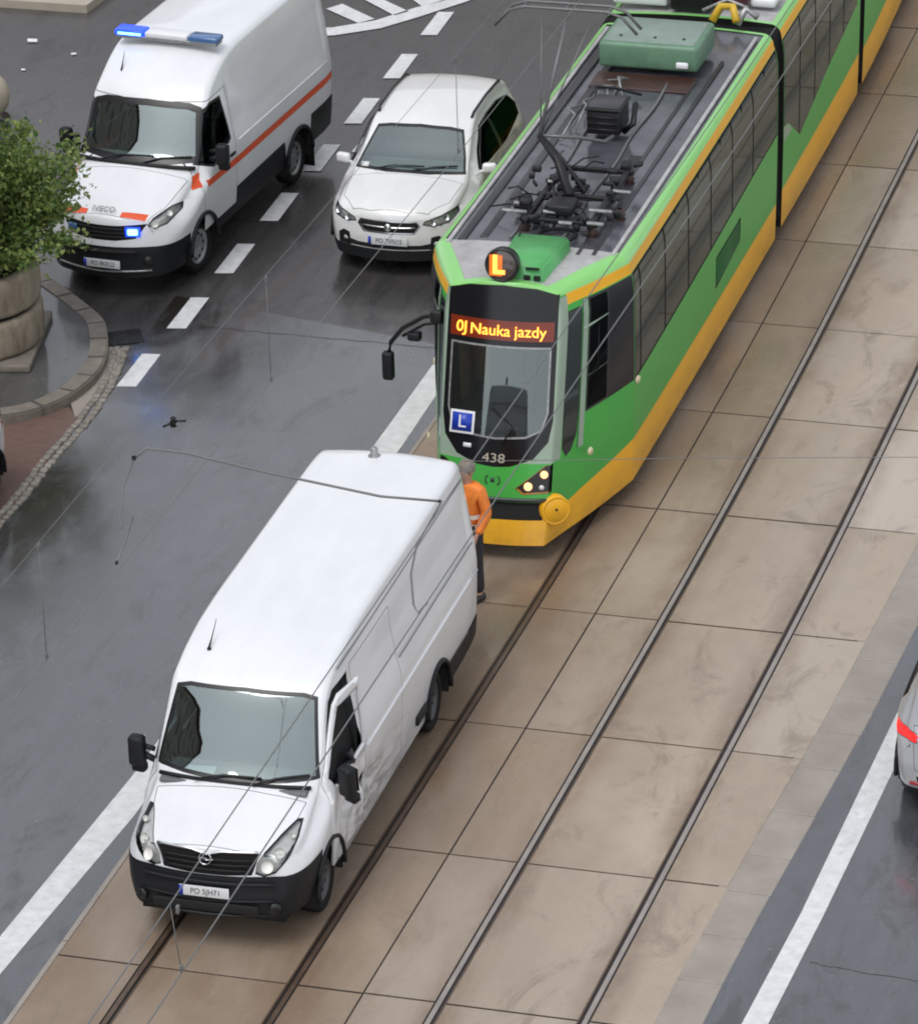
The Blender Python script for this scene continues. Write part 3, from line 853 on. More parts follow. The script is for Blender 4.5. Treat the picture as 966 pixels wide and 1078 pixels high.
    mesh_obj('torn_trim', tornp, 'black_plastic', dd)
    sil = B()    # black sheet standing in for the unlit cab, fills the open doorway
    opn.normal_update()
    for v in opn.verts: v.co.x -= .09
    mesh_obj('doorway', opn, 'under', root)
    # --- door and load-bay panel seams on the struck side
    sl_ = cut(bm, [(2.30, .46), (2.30, 2.16), (3.65, 2.16), (3.65, .46)], 'x', 1, .1)
    rim(sl_, .008, 1); mesh_obj('side_panel', sl_, ['white_scraped', 'gap'], root)
    for s in (1, -1):
        st = B(); n = 30
        for k in range(n):
            pass
        pts = [(s * .990, y, 1.205) for y in np.linspace(2.35 if s > 0 else 2.3, 6.55, 14)]
        tube(st, pts, .016, 8); mesh_obj('rubbing_strip', st, 'white', root)
    sm = B()   # dark guide-rail seam under the roof edge
    tube(sm, [(.838, y, 2.27) for y in np.linspace(1.95, 6.55, 20)], .009, 6)
    tube(sm, [(.958, y, 1.555) for y in np.linspace(3.68, 6.5, 10)], .008, 6)
    mesh_obj('side_seam', sm, 'seam_grey', root)
    # --- sill, rear bumper, arches
    for cy in (1.05, 5.02):
        for s in (1, -1):
            a = cut(bm, circ(cy, .36, .435, n=26), 'x', s, .02, lim=lambda c, s=s: c.x * s > .6); a.free()
            if cy < 2:
                pass
            lip = B(); tube(lip, [(s * (.978 if cy > 2 else .975), cy + .44 * math.cos(R(t)), .36 + .44 * math.sin(R(t))) for t in range(-5, 186, 10)], .028, 8)
            mesh_obj('arch_lip', lip, 'black_plastic', root)
    rb = slab_cut(bm, [(Vector((0, 0, .60)), Vector((0, 0, 1))), (Vector((0, 5.48, 0)), Vector((0, 1, 0)))], lambda c, n: c.z < .60 and c.y > 5.48)
    push(rb, .012); mesh_obj('rear_bumper', rb, 'black_plastic', root)
    sk = slab_cut(bm, [(Vector((0, 0, .47)), Vector((0, 0, 1)))], lambda c, n: c.z < .47 and 1.3 < c.y < 4.75)
    mesh_obj('sill', sk, 'white_scraped', root)
    for s in (1, -1):
        t = B(); box(t, (s * .955, 4.36, .53), (.06, .36, .11), bev=.01); mesh_obj('step_trim', t, 'black_plastic', root)
    # --- rear
    for s in (1, -1):
        tl = cut(bm, [(s * .97, .95), (s * .97, 1.55), (s * .84, 1.55), (s * .84, .95)], 'y', 1, .3)
        rim(tl, .01, 1); mesh_obj('tail_lamp', tl, ['amber', 'gap'], root)
        rd = cut(bm, [(s * .015, .62), (s * .80, .62), (s * .76, 2.22), (s * .015, 2.26)], 'y', 1, .3)
        rim(rd, .008, 1); mesh_obj('rear_door', rd, ['white', 'gap'], root)
    mesh_obj('body', bm, 'white_scraped', root)
    arch_liner(root, 1.05, .36, .44, .97); arch_liner(root, 5.02, .36, .44, .97)
    for y, st_ in ((1.05, .0), (5.02, 0.)):
        for s in (1, -1): wheel(root, s * .905, y, .345, .235, s, 'dark_rim', steer=st_)
    u = B(); box(u, (0, 3.3, .38), (1.5, 6.2, .16)); box(u, (0, .75, .6), (1.1, 1.0, .4)); mesh_obj('chassis', u, 'under', root)
    # --- cabin
    c = B(); box(c, (0, 2.62, 1.2), (1.60, .04, 1.5)); mesh_obj('bulkhead', c, 'interior', root)
    d = B(); box(d, (0, 1.26, 1.18), (1.66, .42, .34), rot=(.18, 0, 0), bev=.06, seg=3); box(d, (0, 1.10, 1.335), (1.56, .30, .05), bev=.02); mesh_obj('dashboard', d, 'dash', root)
    fl = B(); box(fl, (0, 1.9, .62), (1.7, 1.5, .06)); mesh_obj('cab_floor', fl, 'interior', root)
    seats(root, (-.55, -.12, .52), 2.1, .95); steering(root, .50, 1.55, 1.33)
    mirror_part(root, -.93, 1.28, 1.47, -1, h=.34, w=.17)
    o = mirror_part(root, .96, 1.36, 1.40, 1, h=.36, w=.17); o.rotation_euler = (0.12, .10, -.55)
    tag(o, 'driver-side mirror folded back against the bent door')
    an = B(); tube(an, [(-.52, 1.95, 2.37), (-.52, 2.05, 2.43), (-.52, 2.22, 2.56)], [.012, .007, .003], 6); lathe(an, [(.022, 0), (.02, .02), (0, .03)], c=(-.52, 1.95, 2.345), seg=12)
    mesh_obj('aerial', an, 'black_plastic', root)
    rl = B(); lathe(rl, [(.07, 0), (.07, .03), (.04, .05), (.045, .10), (.03, .13), (0, .135)], c=(-.12, 6.5, 2.475), seg=16); mesh_obj('roof_lamp', rl, 'galv', root)
    return root, L

van, VL = build_cargo_van()
# loose paper on the dashboard
pp = B(); box(pp, (0, 0, 0), (.30, .21, .004), bev=.001)
po = mesh_obj('paper_sheet', pp, 'paper'); po.location = (.04, 3.10, 1.375); po.rotation_euler = (.05, 0, .1)
tag(po, 'white paper sheet lying on the dashboard of the van on the rails', 'paper')

# =========================================================== ambulance
def build_ambulance():
    L = 5.85
    root = empty('ambulance', (-6.42, 17.66, 0), -.075)
    tag(root, 'white ambulance van with a red side stripe and lit blue lamps', 'ambulance')
    K = dict(
        zt=[(0, 1.10), (.12, 1.15), (.4, 1.24), (.9, 1.36), (1.18, 1.44), (1.24, 1.49), (1.45, 1.80), (1.66, 2.12), (1.74, 2.22), (2.0, 2.42), (2.3, 2.58), (2.6, 2.68), (3.0, 2.73), (5.5, 2.73), (5.75, 2.71), (L, 2.66)],
        zb=[(0, .30), (.6, .32), (.9, .40), (L, .42)],
        w=[(0, .72), (.06, .80), (.18, .88), (.4, .94), (.8, .97), (1.3, .98), (5.4, .98), (L, .95)],
        zbelt=[(0, .75), (.7, .95), (1.2, 1.2), (1.6, 1.35), (L, 1.35)],
        tum=[(0, .06), (.4, .12), (1.1, .14), (1.3, .13), (1.66, .15), (2.2, .17), (L, .17)],
        rc=[(0, .07), (.4, .12), (1.15, .12), (1.3, .07), (1.66, .08), (2.0, .12), (2.5, .13), (L, .13)],
        crown=[(0, .05), (.5, .09), (1.1, .05), (1.6, .04), (2.2, .05), (L, .04)],
        kc=[(0, .20), (.5, .2), (1.2, .16), (1.66, .13), (2.1, .05), (2.5, 0), (L - .3, 0), (L, -.05)],
        tuck=[(0, .08), (.5, .05), (1.0, .06), (L, .06)])
    rk = lambda z: .0 if z < .68 else (.04 * (z - .68) / .2 if z < .88 else .04 + .22 * (z - .88))
    ys = fine(0, .4, .05) + fine(.4, 2.7, .07) + fine(2.7, L - .3, .16) + fine(L - .3, L, .05) + [1.18, 1.24, 1.66]
    bm = loft_body(K, ys, rake=rk, Lr=.7)
    for v in bm.verts:
        x, y, z = v.co
        if abs(x) > .75 and 2.35 < y < 5.6 and 1.5 < z < 2.3: v.co.x -= math.copysign(.02 * min(1, (z - 1.5) / .05, (2.3 - z) / .06), x)
    bm.normal_update()
    bp = slab_cut(bm, [(Vector((0, 0, .72)), Vector((0, 0, 1))), (Vector((0, .78, 0)), Vector((0, 1, 0)))], lambda c, n: c.z < .72 and c.y < .78)
    for v in bp.verts: v.co.y -= .02
    bumper = mesh_obj('front_bumper', bp, 'black_plastic', root)
    st = B(); tube(st, [(x, .20 * (x / .72) ** 2 - .03, .385 + .02 * abs(x)) for x in np.linspace(-.66, .66, 13)], .014, 8); mesh_obj('trim_strip', st, 'galv', bumper)
    for s in (1, -1):
        f = B(); lathe(f, [(0, .012), (.06, .01), (.07, 0), (.07, -.03)], c=(s * .62, .13, .52), axis=(s * .5, -1, 0), seg=18); mesh_obj('fog_lamp', f, 'dark_trim', bumper)
    ug = B(); tube(ug, [(x, .20 * (x / .72) ** 2 - .022, .66) for x in np.linspace(-.5, .5, 11)], .03, 8); mesh_obj('lower_grille', ug, 'under', bumper)
    gr = cut(bm, [(-.60, 1.02), (-.46, .83), (-.2, .80), (.2, .80), (.46, .83), (.60, 1.02), (.2, .995), (-.2, .995)], 'y', -1, .1)
    push(gr, -.02); grille = mesh_obj('radiator_grille', gr, 'under', root)
    sb = B()
    for z in (.85, .9, .95):
        tube(sb, [(x, rk(z) + .20 * (x / .72) ** 2 - .006, z) for x in np.linspace(-.44 - (z - .85), .44 + (z - .85), 13)], .010, 6)
    mesh_obj('grille_bar', sb, 'black_plastic', grille)
    # blue grille beacons: one lit, one dim
    for s, m in ((1, 'blue_core'), (-1, 'blue_off')):
        b = B(); box(b, (s * .43, rk(.92) + .05, .925), (.14, .05, .085), rot=(0, 0, s * .25), bev=.02, seg=3)
        mesh_obj('grille_beacon', b, m, root)
    h1 = B(); box(h1, (.43, .105, .925), (.20, .02, .13), rot=(0, 0, .25), bev=.008); mesh_obj('beacon_housing', h1, 'blue_on', root)
    # bonnet with red tape strips and name
    hood = cut(bm, [(-.58, .16), (-.72, .5), (-.80, 1.12), (-.4, 1.10), (.4, 1.10), (.80, 1.12), (.72, .5), (.58, .16), (.3, .13), (-.3, .13)], 'z', 1, .35, lim=lambda c: c.z > 1.0 and c.y < 1.4)
    for sx in (1, -1):
        t = cut(hood, [(sx * .24, .135), (sx * .24, .215), (sx * .585, .30), (sx * .57, .20), (sx * .42, .16)], 'z', 1, .1)
        if len(t.faces):
            push(t, .002); mesh_obj('tape_stripe', t, 'red_line', root)
    rim(hood, .007, 1); hd = mesh_obj('bonnet', hood, ['white', 'gap'], root)
    text_part('lettering', 'IVECO', .115, (0, .175, 1.178), (R(28), 0, 0), 'galv', hd, .006, 1.0)
    plate_part(root, .03, -.055, .50, -.05, 'PO 8KR22')
    for s in (1, -1):
        d = Vector((s * .45, -.75, .5)).normalized(); u = Vector((0, 0, 1)).cross(d).normalized(); v = d.cross(u)
        P3 = [(s * .60, .20, 1.0), (s * .64, .30, 1.07), (s * .78, .62, 1.15), (s * .88, .80, 1.17), (s * .90, .72, 1.10), (s * .82, .36, .99), (s * .66, .20, .94)]
        h = cut(bm, [(Vector(p).dot(u), Vector(p).dot(v)) for p in P3], (u, v, d), 1, .1, lim=lambda c, s=s: c.x * s > .4 and c.y < 1.0)
        lens = h.copy(); CUTS[lens] = CUTS[h]; push(h, -.045); hb = mesh_obj('headlight', h, 'lamp_chrome', root)
        for (x, y, z, r) in ((.68, .26, 1.0, .045), (.79, .50, 1.08, .04)):
            b = B(); lathe(b, [(r, .025), (r * .9, .01), (r * .5, 0), (0, -.005)], c=(s * x, y, z), axis=d, seg=18)
            bmesh.ops.recalc_face_normals(b, faces=b.faces); mesh_obj('reflector', b, 'lamp_bowl', hb)
        rim(lens, .015, 1); mesh_obj('lens', lens, ['lamp_clear', 'dark_trim'], hb)
        # red tape flash below the A pillar
        t = cut(bm, [(1.10, 1.18), (1.22, 1.32), (1.36, 1.34), (1.26, 1.18)], 'x', s, .1)
        if len(t.faces): push(t, .002); mesh_obj('tape_stripe', t, 'red_line', root)
    W = [(-.88, 1.47), (-.82, 1.80), (-.77, 2.10), (-.6, 2.15), (0, 2.17), (.6, 2.15), (.77, 2.10), (.82, 1.80), (.88, 1.47), (.5, 1.445), (0, 1.44), (-.5, 1.445)]
    ws = cut(bm, W, 'y', -1, .2, lim=lambda c: 1.0 < c.y < 2.1)
    rim(ws, .075, 1); mesh_obj('windscreen', ws, ['glass_front', 'dark_trim'], root)
    co = B(); tube(co, [(x, 1.17 + .16 * x * x, 1.435 - .02 * x * x) for x in np.linspace(-.84, .84, 15)], .03, 8); mesh_obj('cowl', co, 'black_plastic', root)
    wiper(root, [(-.5, 1.18, 1.45), (-.2, 1.25, 1.525), (.25, 1.27, 1.54)]); wiper(root, [(.1, 1.18, 1.45), (.35, 1.27, 1.52), (.76, 1.36, 1.55)])
    for s in (1, -1):
        sw = cut(bm, [(1.34, 1.44), (1.70, 2.06), (1.86, 2.14), (2.16, 2.14), (2.22, 1.52), (2.0, 1.42), (1.6, 1.34)], 'x', s, .1)
        rim(sw, .035, 1); mesh_obj('side_window', sw, ['glass_dark', 'dark_trim'], root)
        dr = cut(bm, [(1.25, .55), (1.22, 1.30), (1.70, 2.16), (2.32, 2.22), (2.34, .55)], 'x', s, .1)
        t = cut(dr, [(1.36, 1.145), (1.36, 1.235), (2.34, 1.215), (2.34, 1.115)], 'x', s, .1); push(t, .003); mesh_obj('tape_stripe', t, 'red_line', root)
        rim(dr, .008, 1); dro = mesh_obj('cab_door', dr, ['white', 'gap'], root)
        hb = B(); box(hb, (s * .985, 2.20, 1.30), (.03, .16, .045), bev=.012); mesh_obj('handle', hb, 'black_plastic', dro)
        t = cut(bm, [(2.34, 1.215), (L - .03, 1.215), (L - .03, 1.115), (2.34, 1.115)], 'x', s, .1); push(t, .003); mesh_obj('tape_stripe', t, 'red_line', root)
        tb = B(); tube(tb, [(s * .972, y, 1.42) for y in np.linspace(2.45, 5.6, 10)], .012, 6); mesh_obj('side_seam', tb, 'white', root)
        # dark lower side panel between the wheels and behind
        a = cut(bm, [(1.50, .40), (1.52, .66), (1.66, .72), (2.2, .78), (4.0, .80), (4.12, .40)], 'x', s, .02); push(a, .01); mesh_obj('side_skirt', a, 'black_plastic', root)
        a = cut(bm, [(4.98, .40), (4.98, .86), (L - .02, .86), (L - .02, .40)], 'x', s, .02); push(a, .012); mesh_obj('rear_skirt', a, 'black_plastic', root)
        for cy in (1.18, 4.52):
            a = cut(bm, circ(cy, .38, .44, n=24), 'x', s, .02, lim=lambda c, s=s: c.x * s > .6); a.free()
            lip = B(); tube(lip, [(s * .972, cy + .445 * math.cos(R(t)), .38 + .445 * math.sin(R(t))) for t in range(0, 181, 10)], .03, 8); mesh_obj('arch_lip', lip, 'black_plastic', root)
        tl = cut(bm, [(s * .95, 1.0), (s * .95, 1.5), (s * .84, 1.5), (s * .84, 1.0)], 'y', 1, .3); rim(tl, .01, 1); mesh_obj('tail_lamp', tl, ['amber', 'gap'], root)
        fl_ = B(); box(fl_, (s * .86, 4.98, .30), (.24, .012, .42)); mesh_obj('mud_flap', fl_, 'rubber', root)
    mesh_obj('body', bm, 'white', root)
    arch_liner(root, 1.18, .38, .45, .96); arch_liner(root, 4.52, .38, .45, .96)
    for s in (1, -1):
        wheel(root, s * .90, 1.18, .36, .22, s, 'steel_rim', steer=-.06); wheel(root, s * .90, 4.52, .36, .22, s, 'steel_rim')
    u = B(); box(u, (0, 3.0, .48), (1.5, 5.4, .2)); box(u, (0, .7, .6), (1.2, 1.0, .4)); mesh_obj('chassis', u, 'under', root)
    c = B(); box(c, (0, 2.55, 1.3), (1.56, .04, 1.6)); mesh_obj('bulkhead', c, 'interior', root)
    d = B(); box(d, (0, 1.48, 1.22), (1.6, .42, .36), rot=(.15, 0, 0), bev=.06, seg=3); mesh_obj('dashboard', d, 'interior', root)
    seats(root, (-.52, .52), 2.15, 1.0); steering(root, .5, 1.75, 1.40)
    mirror_part(root, -.95, 1.52, 1.56, -1, h=.30, w=.17); mirror_part(root, .95, 1.52, 1.56, 1, h=.30, w=.17)
    # roof light bar
    lb = B(); box(lb, (0, 2.52, 2.735), (1.46, .22, .05), bev=.015); bar = mesh_obj('light_bar', lb, 'galv', root)
    for x0, x1, m in ((-.75, -.32, 'blue_on'), (-.31, .31, 'sign_white'), (.32, .75, 'blue_off')):
        b = B(); box(b, ((x0 + x1) / 2, 2.52, 2.79), (x1 - x0, .24, .085), bev=.03, seg=3); mesh_obj('light_module', b, m, bar)
    cr = B(); box(cr, (-.53, 2.41, 2.785), (.34, .03, .035), bev=.008); mesh_obj('lit_core', cr, 'blue_core', bar)
    an = B(); tube(an, [(-.5, 2.02, 2.40), (-.5, 2.10, 2.52), (-.5, 2.16, 2.62)], [.013, .007, .003], 6); mesh_obj('aerial', an, 'black_plastic', root)
    return root

amb = build_ambulance()
# =========================================================== tram (three sections on one line)
def build_tram():
    root = empty('tram', (.74, 11.15, 0))
    tag(root, 'green and yellow articulated tram with a lit amber display and blue L plate', 'tram')
    bendk = [(-1, 0), (2, 0), (9.85, -.06), (15.4, -.14), (20, -.34), (26, -.72)]
    def bend(bm):
        ys = [v.co.y for v in bm.verts]; off = pchip(bendk, ys)
        for v, o in zip(bm.verts, off): v.co.x += o
        return bm
    def P_(name, bm, mats, parent=root, **kw): return mesh_obj(name, bend(bm), mats, parent, **kw)
    HW = 1.235
    rake = lambda z: .30 * (z - .3)
    Yc = lambda z: .30 * (z - .3) + .10
    Yt = lambda t, z: Yc(z) + t * (2.05 - Yc(z))

    def shell(y0, y1, nose):
        ke = dict(zt=[(y0, 3.15 if nose else 3.12), (y1, 3.12)], zb=[(y0, .22), (y1, .20)],
                  w=[(0, .685), (.4, .80), (1.0, .975), (2.0, 1.222), (2.06, HW), (y1, HW)] if nose else [(y0, HW), (y1, HW)],
                  zbelt=[(y0, 2.7), (y1, 2.7)], tum=[(y0, .04), (y1, .06)], rc=[(y0, .06 if nose else .15), (y0 + 1.2, .15), (y1, .15)],
                  crown=[(y0, .10 if nose else .04), (y0 + 1.2, .04), (y1, .04)], kc=[(0, .10), (2.05, 0), (y1, 0)] if nose else [(y0, 0), (y1, 0)],
                  tuck=[(y0, .05), (y1, .05)])
        ys = (fine(0, 2.0, .1) + [2.05, 2.06, 2.2] + fine(2.5, y1, .5) + [y1]) if nose else fine(y0, y1, .5) + [y1]
        return loft_body(ke, ys, ns=22, nc=8, ntp=10, rake=rake if nose else (lambda z: 0.), Lr=2.05)

    # ------------------------------------------------ front section
    E1 = 9.85
    bm = shell(0, E1, True)
    mask = cut(bm, [(-.655, 3.02), (-.40, 3.09), (0, 3.115), (.40, 3.09), (.655, 3.02), (.662, 1.62), (.62, 1.38), (.46, 1.19), (.2, 1.10), (0, 1.085), (-.2, 1.10), (-.46, 1.19), (-.62, 1.38), (-.662, 1.62)], 'y', -1, .3, lim=lambda c: c.y < 1.4)
    ws = cut(mask, [(-.60, 2.44), (.60, 2.44), (.605, 1.70), (.54, 1.50), (.36, 1.42), (0, 1.395), (-.36, 1.42), (-.54, 1.50), (-.605, 1.70)], 'y', -1, .1)
    rim(ws, .022, 1); P_('windscreen', ws, ['glass_cab', 'galv'])
    led = cut(mask, [(-.62, 2.72), (.62, 2.72), (.62, 2.50), (-.62, 2.50)], 'y', -1, .1)
    dsp = P_('destination_display', led, 'led_glow')
    P_('front_mask', mask, 'tram_black')
    ang = math.atan(.30)
    FY = lambda x, z: rake(z) + .10 * (x / .685) ** 2
    for t_, x_, rz_, sz_ in (('0J', -.47, -.13, .18), ('Nauka', -.12, -.03, .18), ('jazdy', .355, .10, .18)):
        text_part('lettering', t_, sz_, (x_, FY(x_, 2.61) - .022, 2.612), (R(90) - ang, 0, rz_), 'amber_led', dsp, .004, 1.04)
    # fleet number and small label on the mask, crest on the green apron
    text_part('lettering', '438', .15, (.0, rake(1.185) - .008, 1.185), (R(90) - ang, 0, 0), 'beige_pave', root, .004, 1.25)
    sb = B(); box(sb, (-.33, rake(1.30) + .012, 1.30), (.10, .006, .05), rot=(-ang, 0, -.1)); P_('mask_label', sb, 'sign_white')
    cr = B()
    for sx in (-1, 1): tube(cr, [(sx * (.05 + .035 * math.cos(a)), rake(.94 + .05 * math.sin(a)) - .004, .94 + .05 * math.sin(a)) for a in np.linspace(-1.3, 1.3, 8)], .008, 5)
    box(cr, (0, rake(.94) - .002, .94), (.045, .01, .05), rot=(-ang, 0, 0)); P_('crest', cr, 'tram_roof_dark')
    for sx in (-1, 1):
        hl = cut(bm, [(sx * .27, .86), (sx * .36, .79), (sx * .675, .81), (sx * .68, 1.13), (sx * .60, 1.12), (sx * .44, .99)], 'y', -1, .2, lim=lambda c: c.y < .8)
        push(hl, -.02); rim(hl, .012, 1); h = P_('headlight', hl, ['dark_trim', 'amber'])
        for (x, z, r, m) in ((.42, .885, .050, 'headlight_on'), (.595, 1.02, .046, 'headlight_on'), (.575, .875, .032, 'lamp_chrome')):
            b = B(); yb = rake(z) + .10 * (x / .685) ** 2 - .004
            lathe(b, [(r, -.01), (r * .95, .006), (r * .6, .014), (0, .018)], c=(sx * x, yb, z), axis=(sx * .25, -1, .3), seg=20); P_('lamp', b, m, h)
    gb = cut(bm, [(-.60, .705), (.60, .705), (.60, .505), (-.60, .505)], 'y', -1, .2, lim=lambda c: c.y < .8)
    push(gb, -.03); P_('coupler_cover', gb, 'under')
    gs = B(); tube(gs, [(x, rake(.73) + .10 * (x / .685) ** 2 - .01, .735) for x in np.linspace(-.64, .64, 15)], .022, 8); P_('bumper_strip', gs, 'tram_roof_dark')
    for sx in (-1, 1):   # round yellow cap at the bumper corner
        c = B(); lathe(c, [(.18, -.10), (.18, .004), (.174, .010), (.155, .011), (.151, .007), (.144, .007), (.139, .011), (0, .012)], c=(sx * .74, .24, .60), axis=(sx * .62, -.78, .05), seg=32); P_('bumper_cap', c, 'tram_yellow')
        bl = B(); lathe(bl, [(.016, .0), (.016, .008), (0, .01)], c=(sx * .74 + sx * .012, .24 - .016, .62), axis=(sx * .62, -.78, .05), seg=10); P_('cap_bolt', bl, 'iron')
    # ------------------------------------------------ chamfered cab sides
    for s in (1, -1):
        def C(t, z): return (Yt(t, z), z)
        fr = cut(bm, [C(.10, 2.80), C(.10, 1.60), C(.11, 1.24), C(.16, 1.12), C(.22, 1.16), C(.275, 1.32), C(.285, 1.6), C(.28, 2.80)], 'x', s, .2)
        rim(fr, .022, 1); P_('cab_side_window', fr, ['glass_tram', 'dark_trim'])
        cw = cut(bm, [C(.36, 2.86), C(.36, 1.52), C(.64, 1.52), C(.64, 2.86)], 'x', s, .2)
        rim(cw, .03, 1); cwo = P_('cab_window', cw, ['glass_dark', 'dark_trim'])
        def sx_(t, z): return s * (float(np.interp(Yt(t, z) - max(0, rake(z)) * (1 - Yt(t, z) / 2.05) * .0, [Yc(z), 2.05], [.70, 1.235])) + .004)
        for za, ta, tb_ in ((2.52, .30, .63),):
            q = B(); tube(q, [(sx_(ta, za), Yt(ta, za), za), (sx_(tb_, za), Yt(tb_, za), za + .04)], .018, 6); P_('window_bar', q, 'tram_edge', cwo)
        q = B(); tube(q, [(sx_(.5, 1.95), Yt(.5, 1.95), 1.95), (sx_(.5, 2.5), Yt(.5, 2.5), 2.5)], .016, 6); tube(q, [(sx_(.37, 1.93), Yt(.37, 1.93), 1.93), (sx_(.63, 1.97), Yt(.63, 1.97), 1.97)], .016, 6); P_('window_bar', q, 'tram_black', cwo)
        bk = cut(bm, [C(.64, 2.86), C(.64, 1.52), C(1.0, 1.52), C(1.0, 2.86)], 'x', s, .2); P_('cab_panel', bk, 'tram_black')
        pl_ = cut(bm, [C(-.06, 2.98), C(-.06, 1.14), C(.10, 1.14), C(.10, 2.98)], 'x', s, .02); P_('front_pillar', pl_, 'tram_edge')
        pl_ = cut(bm, [C(.29, 2.86), C(.29, 1.14), C(.35, 1.14), C(.35, 2.86)], 'x', s, .2); push(pl_, .008); P_('cab_pillar', pl_, 'tram_edge')
        gl = cut(bm, [C(.30, 1.13), (.91, .624), (2.06, .762), (5., .742), (E1, .702), (E1, 1.68), (9.2, 1.68), (2.3, 1.50), C(.355, 1.51), C(.355, 1.13)], 'x', s, .2)
        vn = cut(gl, [(6.25, .95), (6.25, 1.38), (7.65, 1.385), (7.65, 1.05)], 'x', s, .2)
        vn_ = B()
        if len(vn.faces):
            push(vn, -.03); vo = P_('side_vent', vn, 'vent_green')
            for k in range(7): tube(vn_, [(s * 1.215, 6.3, 1.03 + .045 * k), (s * 1.215, 7.6, 1.08 + .043 * k)], .011, 5)
            P_('slat', vn_, 'vent_green', vo)
        P_('side_panel', gl, 'tram_green')
        # window band of the saloon, separate panes with dark seams
        xs = [2.07, 2.35, 3.55, 4.75, 5.95, 7.15, 8.35, E1 - .02]
        for a, b_ in zip(xs, xs[1:]):
            zb_ = lambda y: 1.50 + (y - 2.05) / (E1 - 2.05) * .19
            wn = cut(bm, [(a, 2.87), (a, zb_(a)), (b_, zb_(b_)), (b_, 2.87)], 'x', s, .2)
            if len(wn.faces) == 0: continue
            rim(wn, .034, 1); wo = P_('window', wn, ['glass_tram', 'seal_black'])
            if b_ - a > .6:
                t = B(); tube(t, [(s * 1.222, a + .03, 2.30), (s * 1.222, b_ - .03, 2.30)], .016, 6); tube(t, [(s * 1.22, (a + b_) / 2, 2.30), (s * 1.212, (a + b_) / 2, 2.85)], .010, 6); P_('window_bar', t, 'seal_black', wo)
        yl = cut(bm, [(-.05, .10), (-.05, .52), (.55, .56), (.90, .62), (2.06, .76), (5., .74), (E1, .70), (E1, .10)], 'x', s, .02); P_('skirt', yl, 'tram_yellow')
        ln = B(); tube(ln, [(s * (.977 - .25 + .26), Yt(.31, .6), .6), (s * .99, Yt(.31, 1.1), 1.1)], .008, 5); ln.free()
        for (y, z, m) in ((2.12, 1.50, 'cream'), (.92, 1.08, 'cream')):
            b = B(); xx = HW + .01 if y > 2 else .975
            lathe(b, [(.05, 0), (.042, .02), (0, .028)], c=(s * xx, y, z), axis=(s, -.3, 0), seg=14); P_('marker_lamp', b, m)
    yb = cut(bm, [(-.70, .10), (-.70, .50), (.70, .50), (.70, .10)], 'y', -1, .2, lim=lambda c: c.y < .8); P_('front_skirt', yb, 'tram_yellow')
    ec = slab_cut(bm, [], lambda c, n: n.y > .8 and c.y > E1 - .05); P_('end_wall', ec, 'rubber')
    # ------------------------------------------------ roof of the front section
    fp = cut(bm, [(-.50, .98), (.50, .98), (1.02, 2.1), (-1.02, 2.1)], 'z', 1, .5); push(fp, -.012); P_('roof_front_panel', fp, 'tram_roof_light')
    rf = cut(bm, [(-1.06, 2.1), (1.06, 2.1), (1.06, 5.30), (-1.06, 5.30)], 'z', 1, .5); push(rf, -.012); P_('roof_panel', rf, 'tram_roof')
    rf = cut(bm, [(-1.06, 5.30), (1.06, 5.30), (1.06, 9.78), (-1.06, 9.78)], 'z', 1, .5); push(rf, -.012); P_('roof_panel', rf, 'tram_roof')
    ye = slab_cut(bm, [(Vector((0, 0, 2.875)), Vector((0, 0, 1))), (Vector((0, 0, 3.0)), Vector((0, 0, 1)))], lambda c, n: 2.875 < c.z < 3.0 and abs(n.x) > .6 and c.y > .98)
    P_('roof_stripe', ye, 'tram_yellow')
    re_ = slab_cut(bm, [(Vector((0, 0, 3.0)), Vector((0, 0, 1)))], lambda c, n: c.z > 3.0); P_('roof_edge', re_, 'tram_lime')
    P_('body', bm, 'tram_green')
    c = B(); box(c, (.06, 3.65, 3.108), (1.02, 3.0, .016), bev=.005); P_('dark_roof_panel', c, 'tram_roof_dark')  # dark strip along the middle of the roof, under the pantograph
    # roof channels
    for x, a, b_ in ((.60, 1.9, 7.8), (.78, 1.95, 8.6), (-.62, 2.2, 8.9), (-.86, 2.1, 9.4)):
        c = B(); box(c, (x, (a + b_) / 2, 3.112), (.045 if x > 0 else .10, b_ - a, .03), bev=.008); P_('roof_channel', c, 'tram_roof_dark')
    for x, a, b_ in ((1.0, 2.0, 9.6), (-1.0, 2.0, 9.6)):
        c = B(); box(c, (x, (a + b_) / 2, 3.105), (.05, b_ - a, .035), bev=.01); P_('roof_gutter', c, 'tram_roof_light')
    c = B()
    for x in (.30, -.30):
        tube(c, [(x + .02 * math.sin(y * 3), y, 3.14) for y in fine(2.2, 7.6, .3)], .018, 6)
    P_('roof_cable', c, 'cable')
    # ------------------------------------------------ light green cover with the round learner lamp
    gbx = B()
    lo = [(-.13, .98), (.43, 1.02), (.50, 2.02), (-.18, 2.02)]
    vl = [gbx.verts.new((x, y, 3.08)) for x, y in lo]; vh = [gbx.verts.new((x * .96 + .005, y + (.06 if y < 1.5 else -.02), 3.30)) for x, y in lo]
    gbx.faces.new(vh)
    for i in range(4): gbx.faces.new((vl[i], vl[(i + 1) % 4], vh[(i + 1) % 4], vh[i]))
    bmesh.ops.recalc_face_normals(gbx, faces=gbx.faces); bmesh.ops.bevel(gbx, geom=gbx.edges[:], offset=.03, segments=3, affect='EDGES')
    cov = P_('roof_cover', gbx, 'box_green')
    vs = B()
    for k in range(2): box(vs, (.24 + .12 * k, 1.015, 3.16), (.08, .02, .06), bev=.006)
    box(vs, (.30, 1.04, 3.265), (.16, .03, .02)); P_('cover_vent', vs, 'under', cov)
